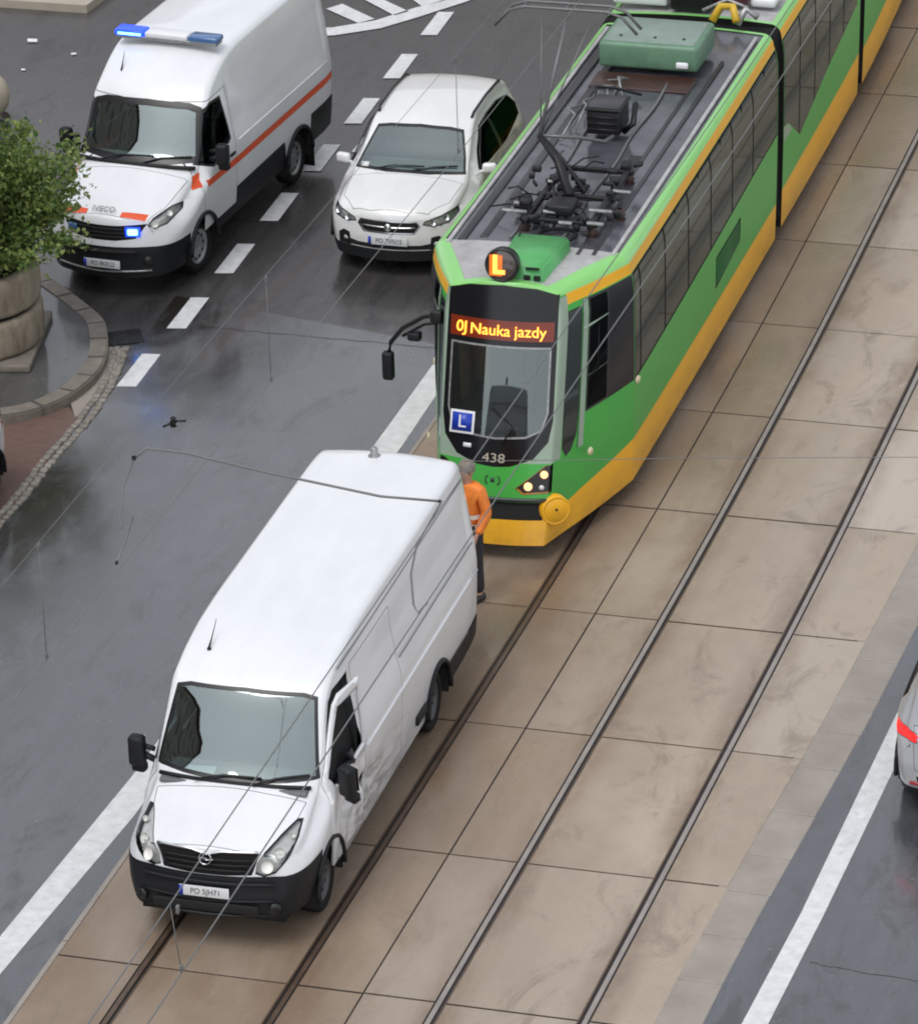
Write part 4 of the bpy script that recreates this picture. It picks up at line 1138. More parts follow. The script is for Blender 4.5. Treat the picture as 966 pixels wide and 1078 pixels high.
    lp = B(); lathe(lp, [(0, -.09), (.17, -.09), (.195, -.06), (.205, .03), (.20, .07), (.175, .075), (.175, .06)], c=(-.02, .94, 3.34), axis=(0, -1, .12), seg=32); box(lp, (-.02, .96, 3.11), (.16, .14, .08), bev=.01)
    lam = P_('learner_lamp', lp, 'dark_trim')
    fc = B(); lathe(fc, [(.175, .06), (.12, .072), (0, .08)], c=(-.02, .94, 3.34), axis=(0, -1, .12), seg=32); P_('lens', fc, 'lamp_smoke', lam)
    op = B(); box(op, (-.085, .862, 3.345), (.155, .008, .25), rot=(-.12, 0, 0), bev=.003); P_('lit_panel', op, 'orange_panel', lam)
    text_part('lettering', 'L', .30, (-.055, .850, 3.35), (R(90) - .12, 0, 0), 'orange_lamp', lam, .004, 1.0, bold=.012)
    # blue learner plate behind the windscreen foot
    zl = 1.56
    q = B(); box(q, (0, 0, 0), (.30, .008, .27), bev=.004); lpz = mesh_obj('learner_plate', q, 'sign_white', root); lpz.location = (-.40, rake(zl) + .0, zl); lpz.rotation_euler = (-ang, 0, -.10)
    q = B(); box(q, (0, -.006, 0), (.245, .004, .215)); mesh_obj('plate_field', q, 'sign_blue', lpz)
    text_part('lettering', 'L', .21, (.0, -.0095, 0), (R(90), 0, 0), 'sign_white', lpz, .001, 1.1)
    # wiper
    wp = B(); tube(wp, [(.10, rake(1.36) - .03, 1.36), (.20, rake(1.55) - .035, 1.55), (-.05, rake(1.75) - .03, 1.75)], .011, 6); P_('wiper', wp, 'dark_trim')
    # mirror arm with camera pods on the far side
    ma = B(); tube(ma, [(-.80, .98, 2.62), (-1.05, 1.10, 2.52), (-1.35, 1.22, 2.30), (-1.52, 1.27, 2.08), (-1.545, 1.27, 1.95)], .028, 8)
    tube(ma, [(-.80, .98, 2.52), (-1.05, 1.10, 2.42), (-1.35, 1.22, 2.20)], .018, 8); box(ma, (-.86, 1.0, 2.58), (.14, .10, .16), bev=.02)
    arm = P_('mirror_arm', ma, 'iron')
    mb = B(); box(mb, (-1.56, 1.27, 1.78), (.14, .12, .36), bev=.04, seg=4); P_('wing_mirror', mb, 'black_plastic', arm)
    mb = B(); box(mb, (-1.20, 1.20, 2.22), (.16, .12, .11), bev=.03, seg=3); P_('camera_pod', mb, 'black_plastic', arm)
    # ------------------------------------------------ cab interior
    i_ = B(); box(i_, (0, 1.15, 1.18), (1.1, .75, .10), bev=.03); box(i_, (0, .95, 1.30), (.9, .3, .18), rot=(.3, 0, 0), bev=.05); P_('driver_desk', i_, 'dash')
    i_ = B(); box(i_, (.05, 1.75, 1.25), (.5, .5, .14), bev=.05); box(i_, (.05, 2.0, 1.75), (.5, .14, .8), bev=.06); P_('driver_seat', i_, 'seat_cloth')
    i_ = B(); box(i_, (.25, 2.35, 1.7), (1.7, .05, 2.3)); P_('cab_partition', i_, 'interior')
    i_ = B(); box(i_, (-.50, 1.62, 1.95), (.34, .03, .85)); box(i_, (-.62, 1.35, 1.95), (.03, .5, .9)); P_('cab_door', i_, 'cab_wood')
    i_ = B(); tube(i_, [(-.36, 1.30, 1.5), (-.36, 1.42, 2.5)], .02, 8); P_('hand_pole', i_, 'pole_yellow')
    i_ = B(); box(i_, (0, 14., .55), (2.2, 23.6, .1)); box(i_, (0, 1.3, .62), (1.2, 1.6, .1)); P_('saloon_floor', i_, 'interior')
    i_ = B()
    for y in fine(3, 9, 1.2):
        for x in (-.75, .75):
            box(i_, (x, y, 1.05), (.8, .42, .1), bev=.04); box(i_, (x, y + .22, 1.4), (.8, .1, .65), bev=.04)
    P_('passenger_seats', i_, 'tram_seat')['kind'] = 'stuff'
    # ------------------------------------------------ pantograph
    pf = B(); zb = 3.27
    for x in (-.18, .62):
        box(pf, (x, 3.35, zb), (.07, 1.9, .07), bev=.01)
    for y in (2.5, 3.3, 4.2): box(pf, (.22, y, zb), (.95, .07, .06), bev=.01)
    box(pf, (.20, 2.75, 3.36), (.30, .34, .14), bev=.03); box(pf, (-.35, 3.0, 3.22), (.22, .12, .06), bev=.01)
    for k in range(46):
        a = rng.uniform(-.50, .82); b = rng.uniform(2.2, 4.3)
        box(pf, (a, b, rng.uniform(3.2, 3.40)), (rng.uniform(.025, .14), rng.uniform(.03, .16), rng.uniform(.025, .09)), rot=(rng.uniform(-.2, .2), rng.uniform(-.2, .2), rng.choice([0, .1, 1.57, .6])), bev=.004, seg=1)
    for k in range(12):
        a = Vector((rng.uniform(-.4, .7), rng.uniform(2.2, 4.2), rng.uniform(3.2, 3.42))); c_ = a + Vector((rng.normal(0, .25), rng.normal(0, .25), rng.uniform(-.06, .1)))
        tube(pf, [a, a.lerp(c_, .5) + Vector((0, 0, .06)), c_], .011, 5)
    for k in range(4):
        tube(pf, [(.05 + .1 * k, 2.3 + .2 * k, 3.2), (.2 * math.sin(k), 3.0, 3.34), (.3 - .15 * k, 3.6, 3.3)], .018, 6)
    pan = P_('pantograph', pf, 'iron')
    rg = B(); tube(rg, [(.27 + .22 * math.cos(a), 2.25 + .20 * math.sin(a), 3.20) for a in [k * math.pi / 12 for k in range(24)]], .022, 8, closed=True); P_('cable_loop', rg, 'rubber', pan)
    ins = [(-.2, 2.5), (.62, 2.5), (-.2, 4.25), (.62, 4.25), (-.45, 3.3), (.8, 3.1)]
    for x, y in ins:
        b = B(); lathe(b, [(.05, 0), (.075, .03), (.05, .05), (.078, .08), (.05, .10), (.07, .13), (.03, .15)], c=(x, y, 3.09), seg=14); P_('insulator', b, 'brown_insul', pan)
    for x, y, l in ((-.34, 2.55, .3), (-.30, 2.8, .22), (.66, 2.75, .28), (.70, 2.35, .2), (-.1, 3.55, .2), (.35, 2.3, .16), (.1, 2.6, .2), (.75, 3.4, .22)):
        sw = B(); box(sw, (x, y, 3.34), (l, .06, .03), rot=(0, .1, .2), bev=.008); P_('connector_plate', sw, 'galv', pan)
    la = B(); tube(la, [(.22, 3.0, 3.40), (-.02, 3.35, 3.70), (-.29, 3.55, 3.92)], [.06, .05, .04], 10)
    tube(la, [(.34, 3.25, 3.36), (.0, 3.55, 3.62), (-.25, 3.62, 3.85)], .025, 8); P_('lower_arm', la, 'iron', pan)
    ua = B(); tube(ua, [(-.29, 3.55, 3.92), (-.10, 4.25, 5.20)], .022, 8); tube(ua, [(-.29, 3.60, 3.90), (-.42, 4.25, 5.20)], .010, 6); tube(ua, [(-.29, 3.60, 3.90), (.22, 4.25, 5.20)], .010, 6)
    tube(ua, [(-.29, 3.55, 3.92), (.15, 3.72, 3.86), (.32, 4.25, 3.62), (.30, 4.75, 3.50)], .022, 8); P_('upper_arm', ua, 'pan_grey', pan)
    hd = B()
    for dy in (-.10, .10):
        tube(hd, [(-.98, 4.25 + dy, 5.05), (-.80, 4.25 + dy, 5.25), (-.62, 4.25 + dy, 5.31), (.42, 4.25 + dy, 5.31), (.60, 4.25 + dy, 5.25), (.78, 4.25 + dy, 5.05)], .020, 8)
    for x in (-.62, -.1, .42): tube(hd, [(x, 4.13, 5.30), (x, 4.37, 5.30)], .016, 6)
    P_('collector_head', hd, 'pan_grey', pan)
    # ------------------------------------------------ other roof gear
    k_ = B(); box(k_, (-.02, 5.75, 3.36), (.42, .50, .30), bev=.02); box(k_, (-.02, 5.75, 3.535), (.46, .54, .03), bev=.008)
    for z in (3.28, 3.36, 3.44): box(k_, (-.02, 5.492, z), (.38, .02, .03))
    tube(k_, [(.2, 5.7, 3.2), (.34, 5.6, 3.35), (.30, 5.9, 3.5)], .04, 8); tube(k_, [(-.25, 6.2, 3.2), (-.4, 6.6, 3.42), (-.2, 6.9, 3.3), (.1, 7.0, 3.2)], .02, 8)
    P_('resistor_box', k_, 'iron')
    tp = B(); box(tp, (-.02, 5.75, 3.556), (.40, .46, .01), bev=.003); P_('box_lid', tp, 'tram_roof_dark')
    wv = B()
    for k in range(5):
        tube(wv, [(-.55 + .1 * k, 5.4 + .4 * k, 3.14), (-.45 + .05 * k, 5.8 + .35 * k, 3.34), (-.65 + .12 * k, 6.2 + .3 * k, 3.25), (-.5, 6.8 + .2 * k, 3.13)], .014, 6)
    P_('roof_hose', wv, 'galv')
    bb = B(); box(bb, (-.04, 8.42, 3.36), (1.30, 1.02, .34), bev=.05, seg=3); gx = P_('equipment_box', bb, 'box_dkgreen')
    bd = B(); box(bd, (-.04, 8.42, 3.533), (1.18, .9, .02), bev=.006); P_('box_lid', bd, 'lid_grey', gx)
    bl = B()
    for x in (-.45, .0, .38): lathe(bl, [(.02, 0), (.02, .015), (0, .018)], c=(x, 8.15, 3.543), seg=8)
    P_('lid_bolt', bl, 'iron', gx)
    br = B(); box(br, (.42, 7.86, 3.30), (.16, .06, .08), bev=.02); P_('bracket', br, 'paper')
    dk = B(); box(dk, (-.04, 7.62, 3.125), (1.3, .55, .03), bev=.01); P_('box_shadow', dk, 'brown_insul')  # dark plate painting the shadow in front of the equipment box
    # ------------------------------------------------ joints and the two sections behind
    def bellows(a, b_):
        t = B(); n = 7
        for k in range(n):
            y = a + (b_ - a) * (k + .5) / n; wz = 1.17 if k % 2 == 0 else 1.10
            box(t, (0, y, 1.70), (2 * wz, (b_ - a) / n * .9, 2.66), bev=.02)
        P_('bellows', t, 'rubber')
    bellows(E1 - .01, 10.22); bellows(15.45, 15.82)
    for (y0, y1) in ((10.22, 15.45), (15.82, 27.)):
        bm = shell(y0, y1, False); first = y0 < 12
        
        for q_ in (1, -1): ec = slab_cut(bm, [], lambda c, n: n.y * q_ > .8 and abs(c.y - (y1 if q_ > 0 else y0)) < .02); P_('end_wall', ec, 'rubber')
        for s in (1, -1):
            wl = [(y0 + .02, 2.87), (y0 + .02, 1.64), (y0 + .30, 1.60), (11.30, 1.14), (13.0, 1.42), (y1 - .25, 1.64), (y1 - .25, 2.87)] if first else [(y0 + .02, 2.87), (y0 + .02, 1.5), (y1 - .3, 1.5), (y1 - .3, 2.87)]
            xs = fine(y0 + .02, y1 - .25, (y1 - .27 - y0) / (5 if first else 9))
            band = cut(bm, wl, 'x', s, .2)
            for a, b_ in zip(xs, xs[1:]):
                wn = cut(band, [(a, 2.88), (a, 1.0), (b_, 1.0), (b_, 2.88)], 'x', s, .2)
                if not len(wn.faces): continue
                rim(wn, .034, 1); wo = P_('window', wn, ['glass_tram', 'seal_black'])
                t = B(); tube(t, [(s * 1.222, a + .03, 2.30), (s * 1.222, b_ - .03, 2.30)], .014, 6); P_('window_bar', t, 'seal_black', wo)
            band.free()
            yl = cut(bm, [(y0, .1), (y0, .76), (y1, .82 if first else 1.0), (y1, .1)], 'x', s, .02); P_('skirt', yl, 'tram_yellow')
            if first:
                nt_ = cut(bm, [(y0 + .04, 1.42), (y0 + .04, 1.63), (y0 + .29, 1.59), (y0 + .55, 1.42)], 'x', s, .2); P_('corner_panel', nt_, 'tram_edge')
        rf = cut(bm, [(-1.06, y0 + .08), (1.06, y0 + .08), (1.06, y1 - .2), (-1.06, y1 - .2)], 'z', 1, .5); push(rf, -.012); P_('roof_panel', rf, 'tram_roof_light' if first else 'tram_roof')
        ye = slab_cut(bm, [(Vector((0, 0, 2.875)), Vector((0, 0, 1))), (Vector((0, 0, 3.0)), Vector((0, 0, 1)))], lambda c, n: 2.875 < c.z < 3.0 and abs(n.x) > .6); P_('roof_stripe', ye, 'tram_yellow')
        re_ = slab_cut(bm, [(Vector((0, 0, 3.0)), Vector((0, 0, 1)))], lambda c, n: c.z > 3.0); P_('roof_edge', re_, 'tram_lime')
        P_('body', bm, 'tram_green')
    # gear on the middle section, by the joint
    q = B(); box(q, (-.05, 10.55, 3.36), (.55, .5, .42), bev=.03); P_('transformer', q, 'iron')
    q = B(); box(q, (.42, 10.75, 3.30), (.5, .4, .26), bev=.05); P_('junction_box', q, 'maroon')
    q = B(); box(q, (-.75, 10.6, 3.27), (.75, .5, .2), bev=.04); box(q, (.85, 10.9, 3.2), (.35, .5, .14), bev=.05); P_('air_unit', q, 'sign_white')
    q = B(); tube(q, [(.35, 9.85, 3.2), (.45, 9.95, 3.38), (.62, 9.9, 3.40), (.70, 9.75, 3.25)], .055, 8); P_('yellow_cable', q, 'pole_yellow')
    q = B(); tube(q, [(.70, 9.8, 3.2), (.78, 9.95, 3.36), (.95, 9.9, 3.28)], .05, 8); tube(q, [(.2, 9.95, 3.3), (.5, 10.1, 3.42), (.8, 10.0, 3.36)], .025, 8); P_('jumper_cable', q, 'galv')
    u = B(); box(u, (0, 6.1, .36), (1.9, 7.8, .34)); box(u, (0, 1.4, .36), (1.2, 1.8, .34)); box(u, (0, 12.9, .36), (2.1, 5., .34)); box(u, (0, 21., .36), (2.1, 10., .34)); P_('underframe', u, 'under')
    for y in (2.6, 4.4, 12.0, 13.8):
        for s in (1, -1):
            wv = B(); lathe(wv, [(0, -.06), (.30, -.06), (.30, .05), (.2, .06), (0, .06)], c=(s * .75, y, .31), axis=(s, 0, 0), seg=24); P_('wheel', wv, 'iron')
    return root

M['vent_green'] = simple('vent_green', (.035, .17, .04), .5)
M['lamp_smoke'] = simple('smoked_lens', (.06, .04, .035), .12, coat=.8)
M['cab_wood'] = simple('orange_brown_panel', (.36, .17, .05), .5, var=.35)
M['pole_yellow'] = simple('yellow_pole', (.66, .42, .03), .4)
M['tram_seat'] = simple('saloon_seat', (.10, .12, .11), .8)
M['pan_grey'] = simple('pantograph_grey', (.17, .17, .17), .45, .4)
M['lid_grey'] = simple('grey_green_lid', (.24, .31, .27), .4, var=.2, vscale=4)
M['cream'] = simple('cream_lens', (.70, .62, .40), .3)
M['maroon'] = simple('maroon_box', (.08, .02, .03), .4)
tram = build_tram()
# =========================================================== passenger cars
def build_car(paint_='car_white', lit_tail=False, plate='PO 7VN15'):
    L = 4.10
    root = empty('car', (0, 0, 0))
    K = dict(
        zt=[(0, .79), (.08, .875), (.25, .94), (.6, 1.0), (.98, 1.045), (1.04, 1.065), (1.2, 1.14), (1.5, 1.335), (1.72, 1.475), (1.85, 1.525), (2.2, 1.58), (2.6, 1.60), (3.1, 1.58), (3.45, 1.525), (3.58, 1.475), (3.63, 1.43), (3.80, 1.20), (3.95, 1.01), (4.02, .96), (L, .90)],
        zb=[(0, .22), (.5, .22), (.9, .26), (3.3, .26), (L, .30)],
        w=[(0, .69), (.05, .76), (.15, .825), (.35, .875), (.7, .90), (1.1, .905), (3.3, .905), (3.75, .87), (3.95, .83), (L, .74)],
        zbelt=[(0, .62), (.5, .74), (1.0, .86), (1.3, .93), (3.3, .97), (3.8, .90), (L, .75)],
        tum=[(0, .05), (.5, .10), (1.0, .12), (1.1, .14), (1.72, .22), (2.2, .24), (3.3, .24), (3.6, .22), (3.95, .10), (L, .06)],
        rc=[(0, .07), (.4, .10), (1.0, .10), (1.1, .05), (1.7, .055), (2.0, .07), (3.4, .08), (3.65, .06), (3.9, .08), (L, .08)],
        crown=[(0, .04), (.4, .07), (1.0, .05), (1.1, .02), (1.7, .025), (2.2, .035), (3.5, .03), (3.9, .03), (L, .03)],
        kc=[(0, .18), (.4, .2), (1.0, .16), (1.72, .12), (2.1, .04), (2.5, 0), (3.3, 0), (3.65, -.10), (L, -.16)],
        tuck=[(0, .06), (.5, .05), (1.0, .06), (3.3, .06), (L, .05)])
    rk = lambda z: .0 if z < .5 else (z - .5) * .10
    rrk = lambda z: -.03 if z < .35 else (0. if z < .62 else -(z - .62) * .25)
    ys = fine(0, .4, .045) + fine(.4, 4.0, .06) + fine(4.0, L, .03) + [1.04, .98, 1.72, 3.63]
    bm = loft_body(K, ys, rake=rk, Lr=.5, rear_rake=rrk, Lrr=.3)
    # wheel-arch flare, shoulder line, bonnet creases
    for v in bm.verts:
        x, y, z = v.co; sx = math.copysign(1, x)
        if abs(x) > .55:
            for cy in (.86, 3.22):
                d = math.hypot(y - cy, z - .33)
                if .3 < d < .52: v.co.x += sx * .018 * math.exp(-((d - .40) / .07) ** 2)
            if 1.2 < y < 3.6: v.co.x += sx * .014 * math.exp(-((z - .84) / .035) ** 2) - sx * .018 * math.exp(-((z - .58) / .10) ** 2)
        if y < 1.0 and z > .82: v.co.z += .012 * math.exp(-((abs(x) - .36 - .1 * y) / .05) ** 2)
    bm.normal_update()
    def fy(x, z): return rk(z) + .18 * (x / .64) ** 2
    # black lower trim and bumpers
    lt = slab_cut(bm, [(Vector((0, 0, .36)), Vector((0, 0, 1)))], lambda c, n: c.z < .36); push(lt, .006); mesh_obj('lower_trim', lt, 'black_plastic', root)
    g = cut(bm, [(-.38, .745), (-.42, .68), (-.34, .575), (.34, .575), (.42, .68), (.38, .745)], 'y', -1, .2, lim=lambda c: c.y < .8)
    rim(g, .018, 1); push(g, -.012); gr = mesh_obj('radiator_grille', g, ['under', 'chrome'], root)
    b = B(); tube(b, [(x, fy(x, .665) - .012, .665) for x in np.linspace(-.36, .36, 11)], .012, 6); lathe(b, [(.05, 0), (.045, .012), (0, .016)], c=(0, fy(0, .665) - .015, .665), axis=(0, -1, 0), seg=20); mesh_obj('badge_bar', b, 'chrome', gr)
    lg = cut(bm, [(-.56, .37), (-.60, .46), (-.42, .43), (.42, .43), (.60, .46), (.56, .37)], 'y', -1, .2, lim=lambda c: c.y < .8); push(lg, -.01); mesh_obj('lower_grille', lg, 'under', root)
    plate_part(root, 0, fy(0, .5) - .018, .49, -.03, plate)
    for s in (1, -1):
        d = Vector((s * .5, -.8, .35)).normalized(); u = Vector((0, 0, 1)).cross(d).normalized(); v = d.cross(u)
        P3 = [(s * .43, .10, .69), (s * .46, .10, .745), (s * .66, .22, .81), (s * .85, .50, .87), (s * .865, .44, .80), (s * .76, .22, .71), (s * .58, .13, .67)]
        h = cut(bm, [(Vector(p).dot(u), Vector(p).dot(v)) for p in P3], (u, v, d), 1, .1, lim=lambda c, s=s: c.x * s > .3 and c.y < .9)
        ln = h.copy(); CUTS[ln] = CUTS[h]; push(h, -.03); hb = mesh_obj('headlight', h, 'lamp_chrome', root)
        for (x, y, z) in ((.56, .145, .72), (.71, .25, .765)):
            b = B(); lathe(b, [(.04, .02), (.034, .008), (0, -.004)], c=(s * x, y, z), axis=d, seg=16)
            bmesh.ops.recalc_face_normals(b, faces=b.faces); mesh_obj('reflector', b, 'chrome', hb)
        rim(ln, .012, 1); mesh_obj('lens', ln, ['lamp_clear', 'dark_trim'], hb)
        fp = cut(bm, [(s * .52, .365), (s * .54, .53), (s * .63, .55), (s * .70, .50), (s * .70, .365)], 'y', -1, .15, lim=lambda c: c.y < .6); push(fp, .004)
        fb = mesh_obj('fog_lamp', fp, 'black_plastic', root)
        b = B(); lathe(b, [(.04, 0), (.036, .012), (0, .02)], c=(s * .60, fy(.60, .45) - .01, .45), axis=(s * .5, -1, 0), seg=16); mesh_obj('reflector', b, 'lamp_chrome', fb)
    hood = cut(bm, [(-.50, .16), (-.70, .45), (-.74, .98), (-.35, .955), (.35, .955), (.74, .98), (.70, .45), (.50, .16), (.25, .10), (-.25, .10)], 'z', 1, .35, lim=lambda c: c.z > .74 and c.y < 1.1)
    rim(hood, .006, 1); mesh_obj('bonnet', hood, [paint_, 'gap'], root)
    W = [(-.74, 1.02), (-.68, 1.18), (-.575, 1.42), (-.4, 1.445), (0, 1.462), (.4, 1.445), (.575, 1.42), (.68, 1.18), (.74, 1.02), (.4, 1.035), (0, 1.04), (-.4, 1.035)]
    ws = cut(bm, W, 'y', -1, .2, lim=lambda c: .9 < c.y < 1.95 and c.z > .95); rim(ws, .028, 1); mesh_obj('windscreen', ws, ['glass_front', 'dark_trim'], root)
    wiper(root, [(-.45, 1.03, 1.06), (-.2, 1.09, 1.10), (.2, 1.09, 1.11)]); wiper(root, [(.05, 1.03, 1.06), (.3, 1.11, 1.10), (.62, 1.19, 1.11)])
    for s in (1, -1):
        D = [(1.38, 1.0), (1.62, 1.20), (1.92, 1.395), (2.3, 1.43), (2.85, 1.425), (3.25, 1.36), (3.48, 1.20), (3.38, 1.08), (2.6, .99)]
        dl = cut(bm, D, 'x', s, .05)
        pil = cut(dl, [(2.28, .9), (2.28, 1.5), (2.38, 1.5), (2.38, .9)], 'x', s, .02); mesh_obj('door_pillar', pil, 'dark_trim', root)
        fw = cut(dl, [(1.2, .9), (1.2, 1.5), (2.28, 1.5), (2.28, .9)], 'x', s, .02); mesh_obj('side_window', fw, 'glass_dark', root)
        mesh_obj('side_window', dl, 'glass_dark', root)
        tb = B(); tube(tb, [(s * x, y, z) for y, z, x in ((1.40, 1.0, .865), (1.62, 1.20, .80), (1.92, 1.395, .735), (2.3, 1.43, .70), (2.85, 1.425, .70), (3.25, 1.36, .73), (3.48, 1.20, .77))], .012, 6); mesh_obj('window_trim', tb, 'dark_trim', root)
        for a, c in (((1.22, .40), (2.32, .97)), ((2.33, .40), (3.05, .97))):
            dr = cut(bm, [a, (a[0] + .04, c[1]), (c[0], c[1] + .0), (c[0], .72 if c[0] > 3 else .40), (c[0] - (.22 if c[0] > 3 else 0), .40)], 'x', s, .05)
            if len(dr.faces):
                rim(dr, .006, 1); do = mesh_obj('door', dr, [paint_, 'gap'], root)
                hb = B(); box(hb, (s * .897, c[0] - .18, .86), (.03, .17, .035), bev=.012); mesh_obj('handle', hb, paint_, do)
        for cy in (.86, 3.22):
            a = cut(bm, circ(cy, .33, .372, n=24), 'x', s, .02, lim=lambda c, s=s: c.x * s > .5); a.free()
            lip = B(); tube(lip, [(s * .885, cy + .378 * math.cos(R(t)), .33 + .378 * math.sin(R(t))) for t in range(-8, 189, 9)], .024, 8); mesh_obj('arch_lip', lip, 'black_plastic', root)
        # mirror in body colour
        mb = B(); box(mb, (s * .98, 1.42, 1.03), (.19, .11, .135), rot=(0, 0, s * .2), bev=.045, seg=4); tube(mb, [(s * .85, 1.40, .98), (s * .95, 1.42, .99)], .022, 8); mo = mesh_obj('wing_mirror', mb, paint_, root)
        gb = B(); box(gb, (s * .985, 1.474, 1.03), (.15, .006, .10), rot=(0, 0, s * .2)); mesh_obj('mirror_glass', gb, 'chrome', mo)
        rr = B(); tube(rr, [(s * .62, 1.92, 1.51), (s * .63, 2.0, 1.56), (s * .635, 2.6, 1.59), (s * .63, 3.25, 1.56), (s * .615, 3.35, 1.51)], .017, 8); mesh_obj('roof_rail', rr, 'dark_trim', root)
        # rear lamp wrapping the corner
        tl = cut(bm, [(s * .60, .85), (s * .62, .935), (s * .90, .985), (s * .90, .86)], 'y', 1, .12, lim=lambda c: c.y > 3.6); rim(tl, .010, 1); mesh_obj('tail_lamp', tl, ['tail_red' if lit_tail else 'lens_red', 'dark_trim'], root)
        t2 = cut(bm, [(3.88, .90), (3.90, .97), (4.1, .955), (4.1, .88)], 'x', s, .2)
        if len(t2.faces): mesh_obj('tail_lamp', t2, 'tail_red' if lit_tail else 'lens_red', root)
        rfx = B(); box(rfx, (s * .60, L - .10, .42), (.14, .02, .035), rot=(0, 0, -s * .2), bev=.005); mesh_obj('reflector', rfx, 'lens_red', root)
    rw = cut(bm, [(-.62, 1.06), (-.52, 1.36), (0, 1.385), (.52, 1.36), (.62, 1.06), (0, 1.04)], 'y', 1, .2, lim=lambda c: c.y > 3.4); rim(rw, .03, 1); mesh_obj('rear_window', rw, ['glass_dark', 'dark_trim'], root)
    db = cut(bm, [(-.55, .36), (-.60, .50), (.60, .50), (.55, .36)], 'y', 1, .2, lim=lambda c: c.y > 3.7); push(db, .004); mesh_obj('rear_bumper_trim', db, 'black_plastic', root)
    tg = cut(bm, [(-.62, .56), (-.66, 1.0), (.66, 1.0), (.62, .56)], 'y', 1, .2, lim=lambda c: c.y > 3.7)
    if len(tg.faces): rim(tg, .006, 1); mesh_obj('tailgate', tg, [paint_, 'gap'], root)
    o = plate_part(root, 0, L + .012, .74, 0, plate, face=1)
    sp = B(); box(sp, (0, 3.60, 1.425), (.96, .12, .03), rot=(-.3, 0, 0), bev=.012); mesh_obj('spoiler', sp, paint_, root)
    mesh_obj('body', bm, paint_, root)
    arch_liner(root, .86, .33, .38, .875, .3); arch_liner(root, 3.22, .33, .38, .875, .3)
    for y in (.86, 3.22):
        for s in (1, -1): wheel(root, s * .86, y, .325, .21, s, 'dark_rim', 'spokes')
    u = B(); box(u, (0, 2.05, .36), (1.3, 3.7, .2)); mesh_obj('chassis', u, 'under', root)
    d = B(); box(d, (0, 1.38, .92), (1.4, .4, .2), rot=(.15, 0, 0), bev=.06, seg=3); box(d, (0, 2.4, .45), (1.4, 2.2, .06)); box(d, (0, 3.2, .80), (1.3, .5, .3), bev=.05); mesh_obj('dashboard', d, 'dash', root)
    seats(root, (-.38, .38), 1.95, .62); steering(root, .38, 1.62, .95)
    vs = B(); box(vs, (-.60, 1.13, 1.075), (.10, .003, .07), rot=(-.9, 0, -.1)); mesh_obj('windscreen_sticker', vs, 'paper', root)
    return root

M['lens_red'] = simple('red_lens', (.35, .015, .015), .15, coat=.8)
suv = build_car(plate='PO 7VN15'); suv.location = (-2.93, 19.12, 0); suv.rotation_euler = (0, 0, .012); suv.scale = (1.04, 1., 1.045)
tag(suv, 'white hatchback waiting between the ambulance and the tram', 'car')
sil = build_car('silver', True, 'PO 2MA84'); sil.name = 'car'; sil.location = (7.31, 10.20, 0); sil.rotation_euler = (0, 0, math.pi + .012)
tag(sil, 'silver car with lit red tail lamp, cut by the right edge of the view', 'car')
whc = build_car('car_white', False, 'PO 4LE60'); whc.location = (-6.345, 8.05, 0)
tag(whc, 'white car parked on red paving at the left edge below the planter', 'car')
# =========================================================== kerb island, planter, shrub, gutter
KO = [(-9.2, 19.9), (-8.3, 19.1), (-7.66, 18.37), (-7.24, 17.89), (-6.82, 17.49), (-6.40, 17.08), (-6.05, 16.68), (-5.78, 16.10), (-5.60, 15.52), (-5.54, 14.92), (-5.63, 14.30), (-5.88, 13.80), (-6.27, 13.50), (-6.75, 13.36), (-7.6, 13.25), (-12, 13.1)]
def smooth_line(P, n=6):
    P = [Vector((*p, 0)) for p in P]; out = []
    for i in range(len(P) - 1):
        p0, p1, p2, p3 = P[max(i - 1, 0)], P[i], P[i + 1], P[min(i + 2, len(P) - 1)]
        for k in range(n):
            t = k / n
            out.append(.5 * ((2 * p1) + (p2 - p0) * t + (2 * p0 - 5 * p1 + 4 * p2 - p3) * t * t + (3 * p1 - p0 - 3 * p2 + p3) * t ** 3))
    return out + [P[-1]]
ko = smooth_line(KO)
def offset(L_, d):
    o = []
    for i, p in enumerate(L_):
        t = (L_[min(i + 1, len(L_) - 1)] - L_[max(i - 1, 0)]).normalized()
        o.append(p + Vector((t.y, -t.x, 0)) * d)     # to the right of travel = into the island
    return o
ki = offset(ko, .26)
kb = B(); acc = 0; i0 = 0
for i in range(1, len(ko)):
    acc += (ko[i] - ko[i - 1]).length
    if acc > .52 or i == len(ko) - 1:
        j = rng.uniform(-.006, .006)
        pol = [(p.x, p.y) for p in ko[i0:i + 1]] + [(p.x, p.y) for p in ki[i0:i + 1][::-1]]
        c = Vector((sum(p[0] for p in pol) / len(pol), sum(p[1] for p in pol) / len(pol)))
        pol = [tuple(c + (Vector(p) - c) * .975) for p in pol]
        prism(kb, pol, -.02, .125 + j); i0 = i; acc = 0
bmesh.ops.bevel(kb, geom=[e for e in kb.edges if all(v.co.z > .1 for v in e.verts)], offset=.02, segments=2, affect='EDGES')
struct('kerb', kb, 'kerb_stone', smooth=False)
isl = B(); prism(isl, [(p.x, p.y) for p in offset(ko, .02)] + [(-12, 19.9)], -.02, .112); struct('pavement', isl, 'pave_grey', smooth=False)
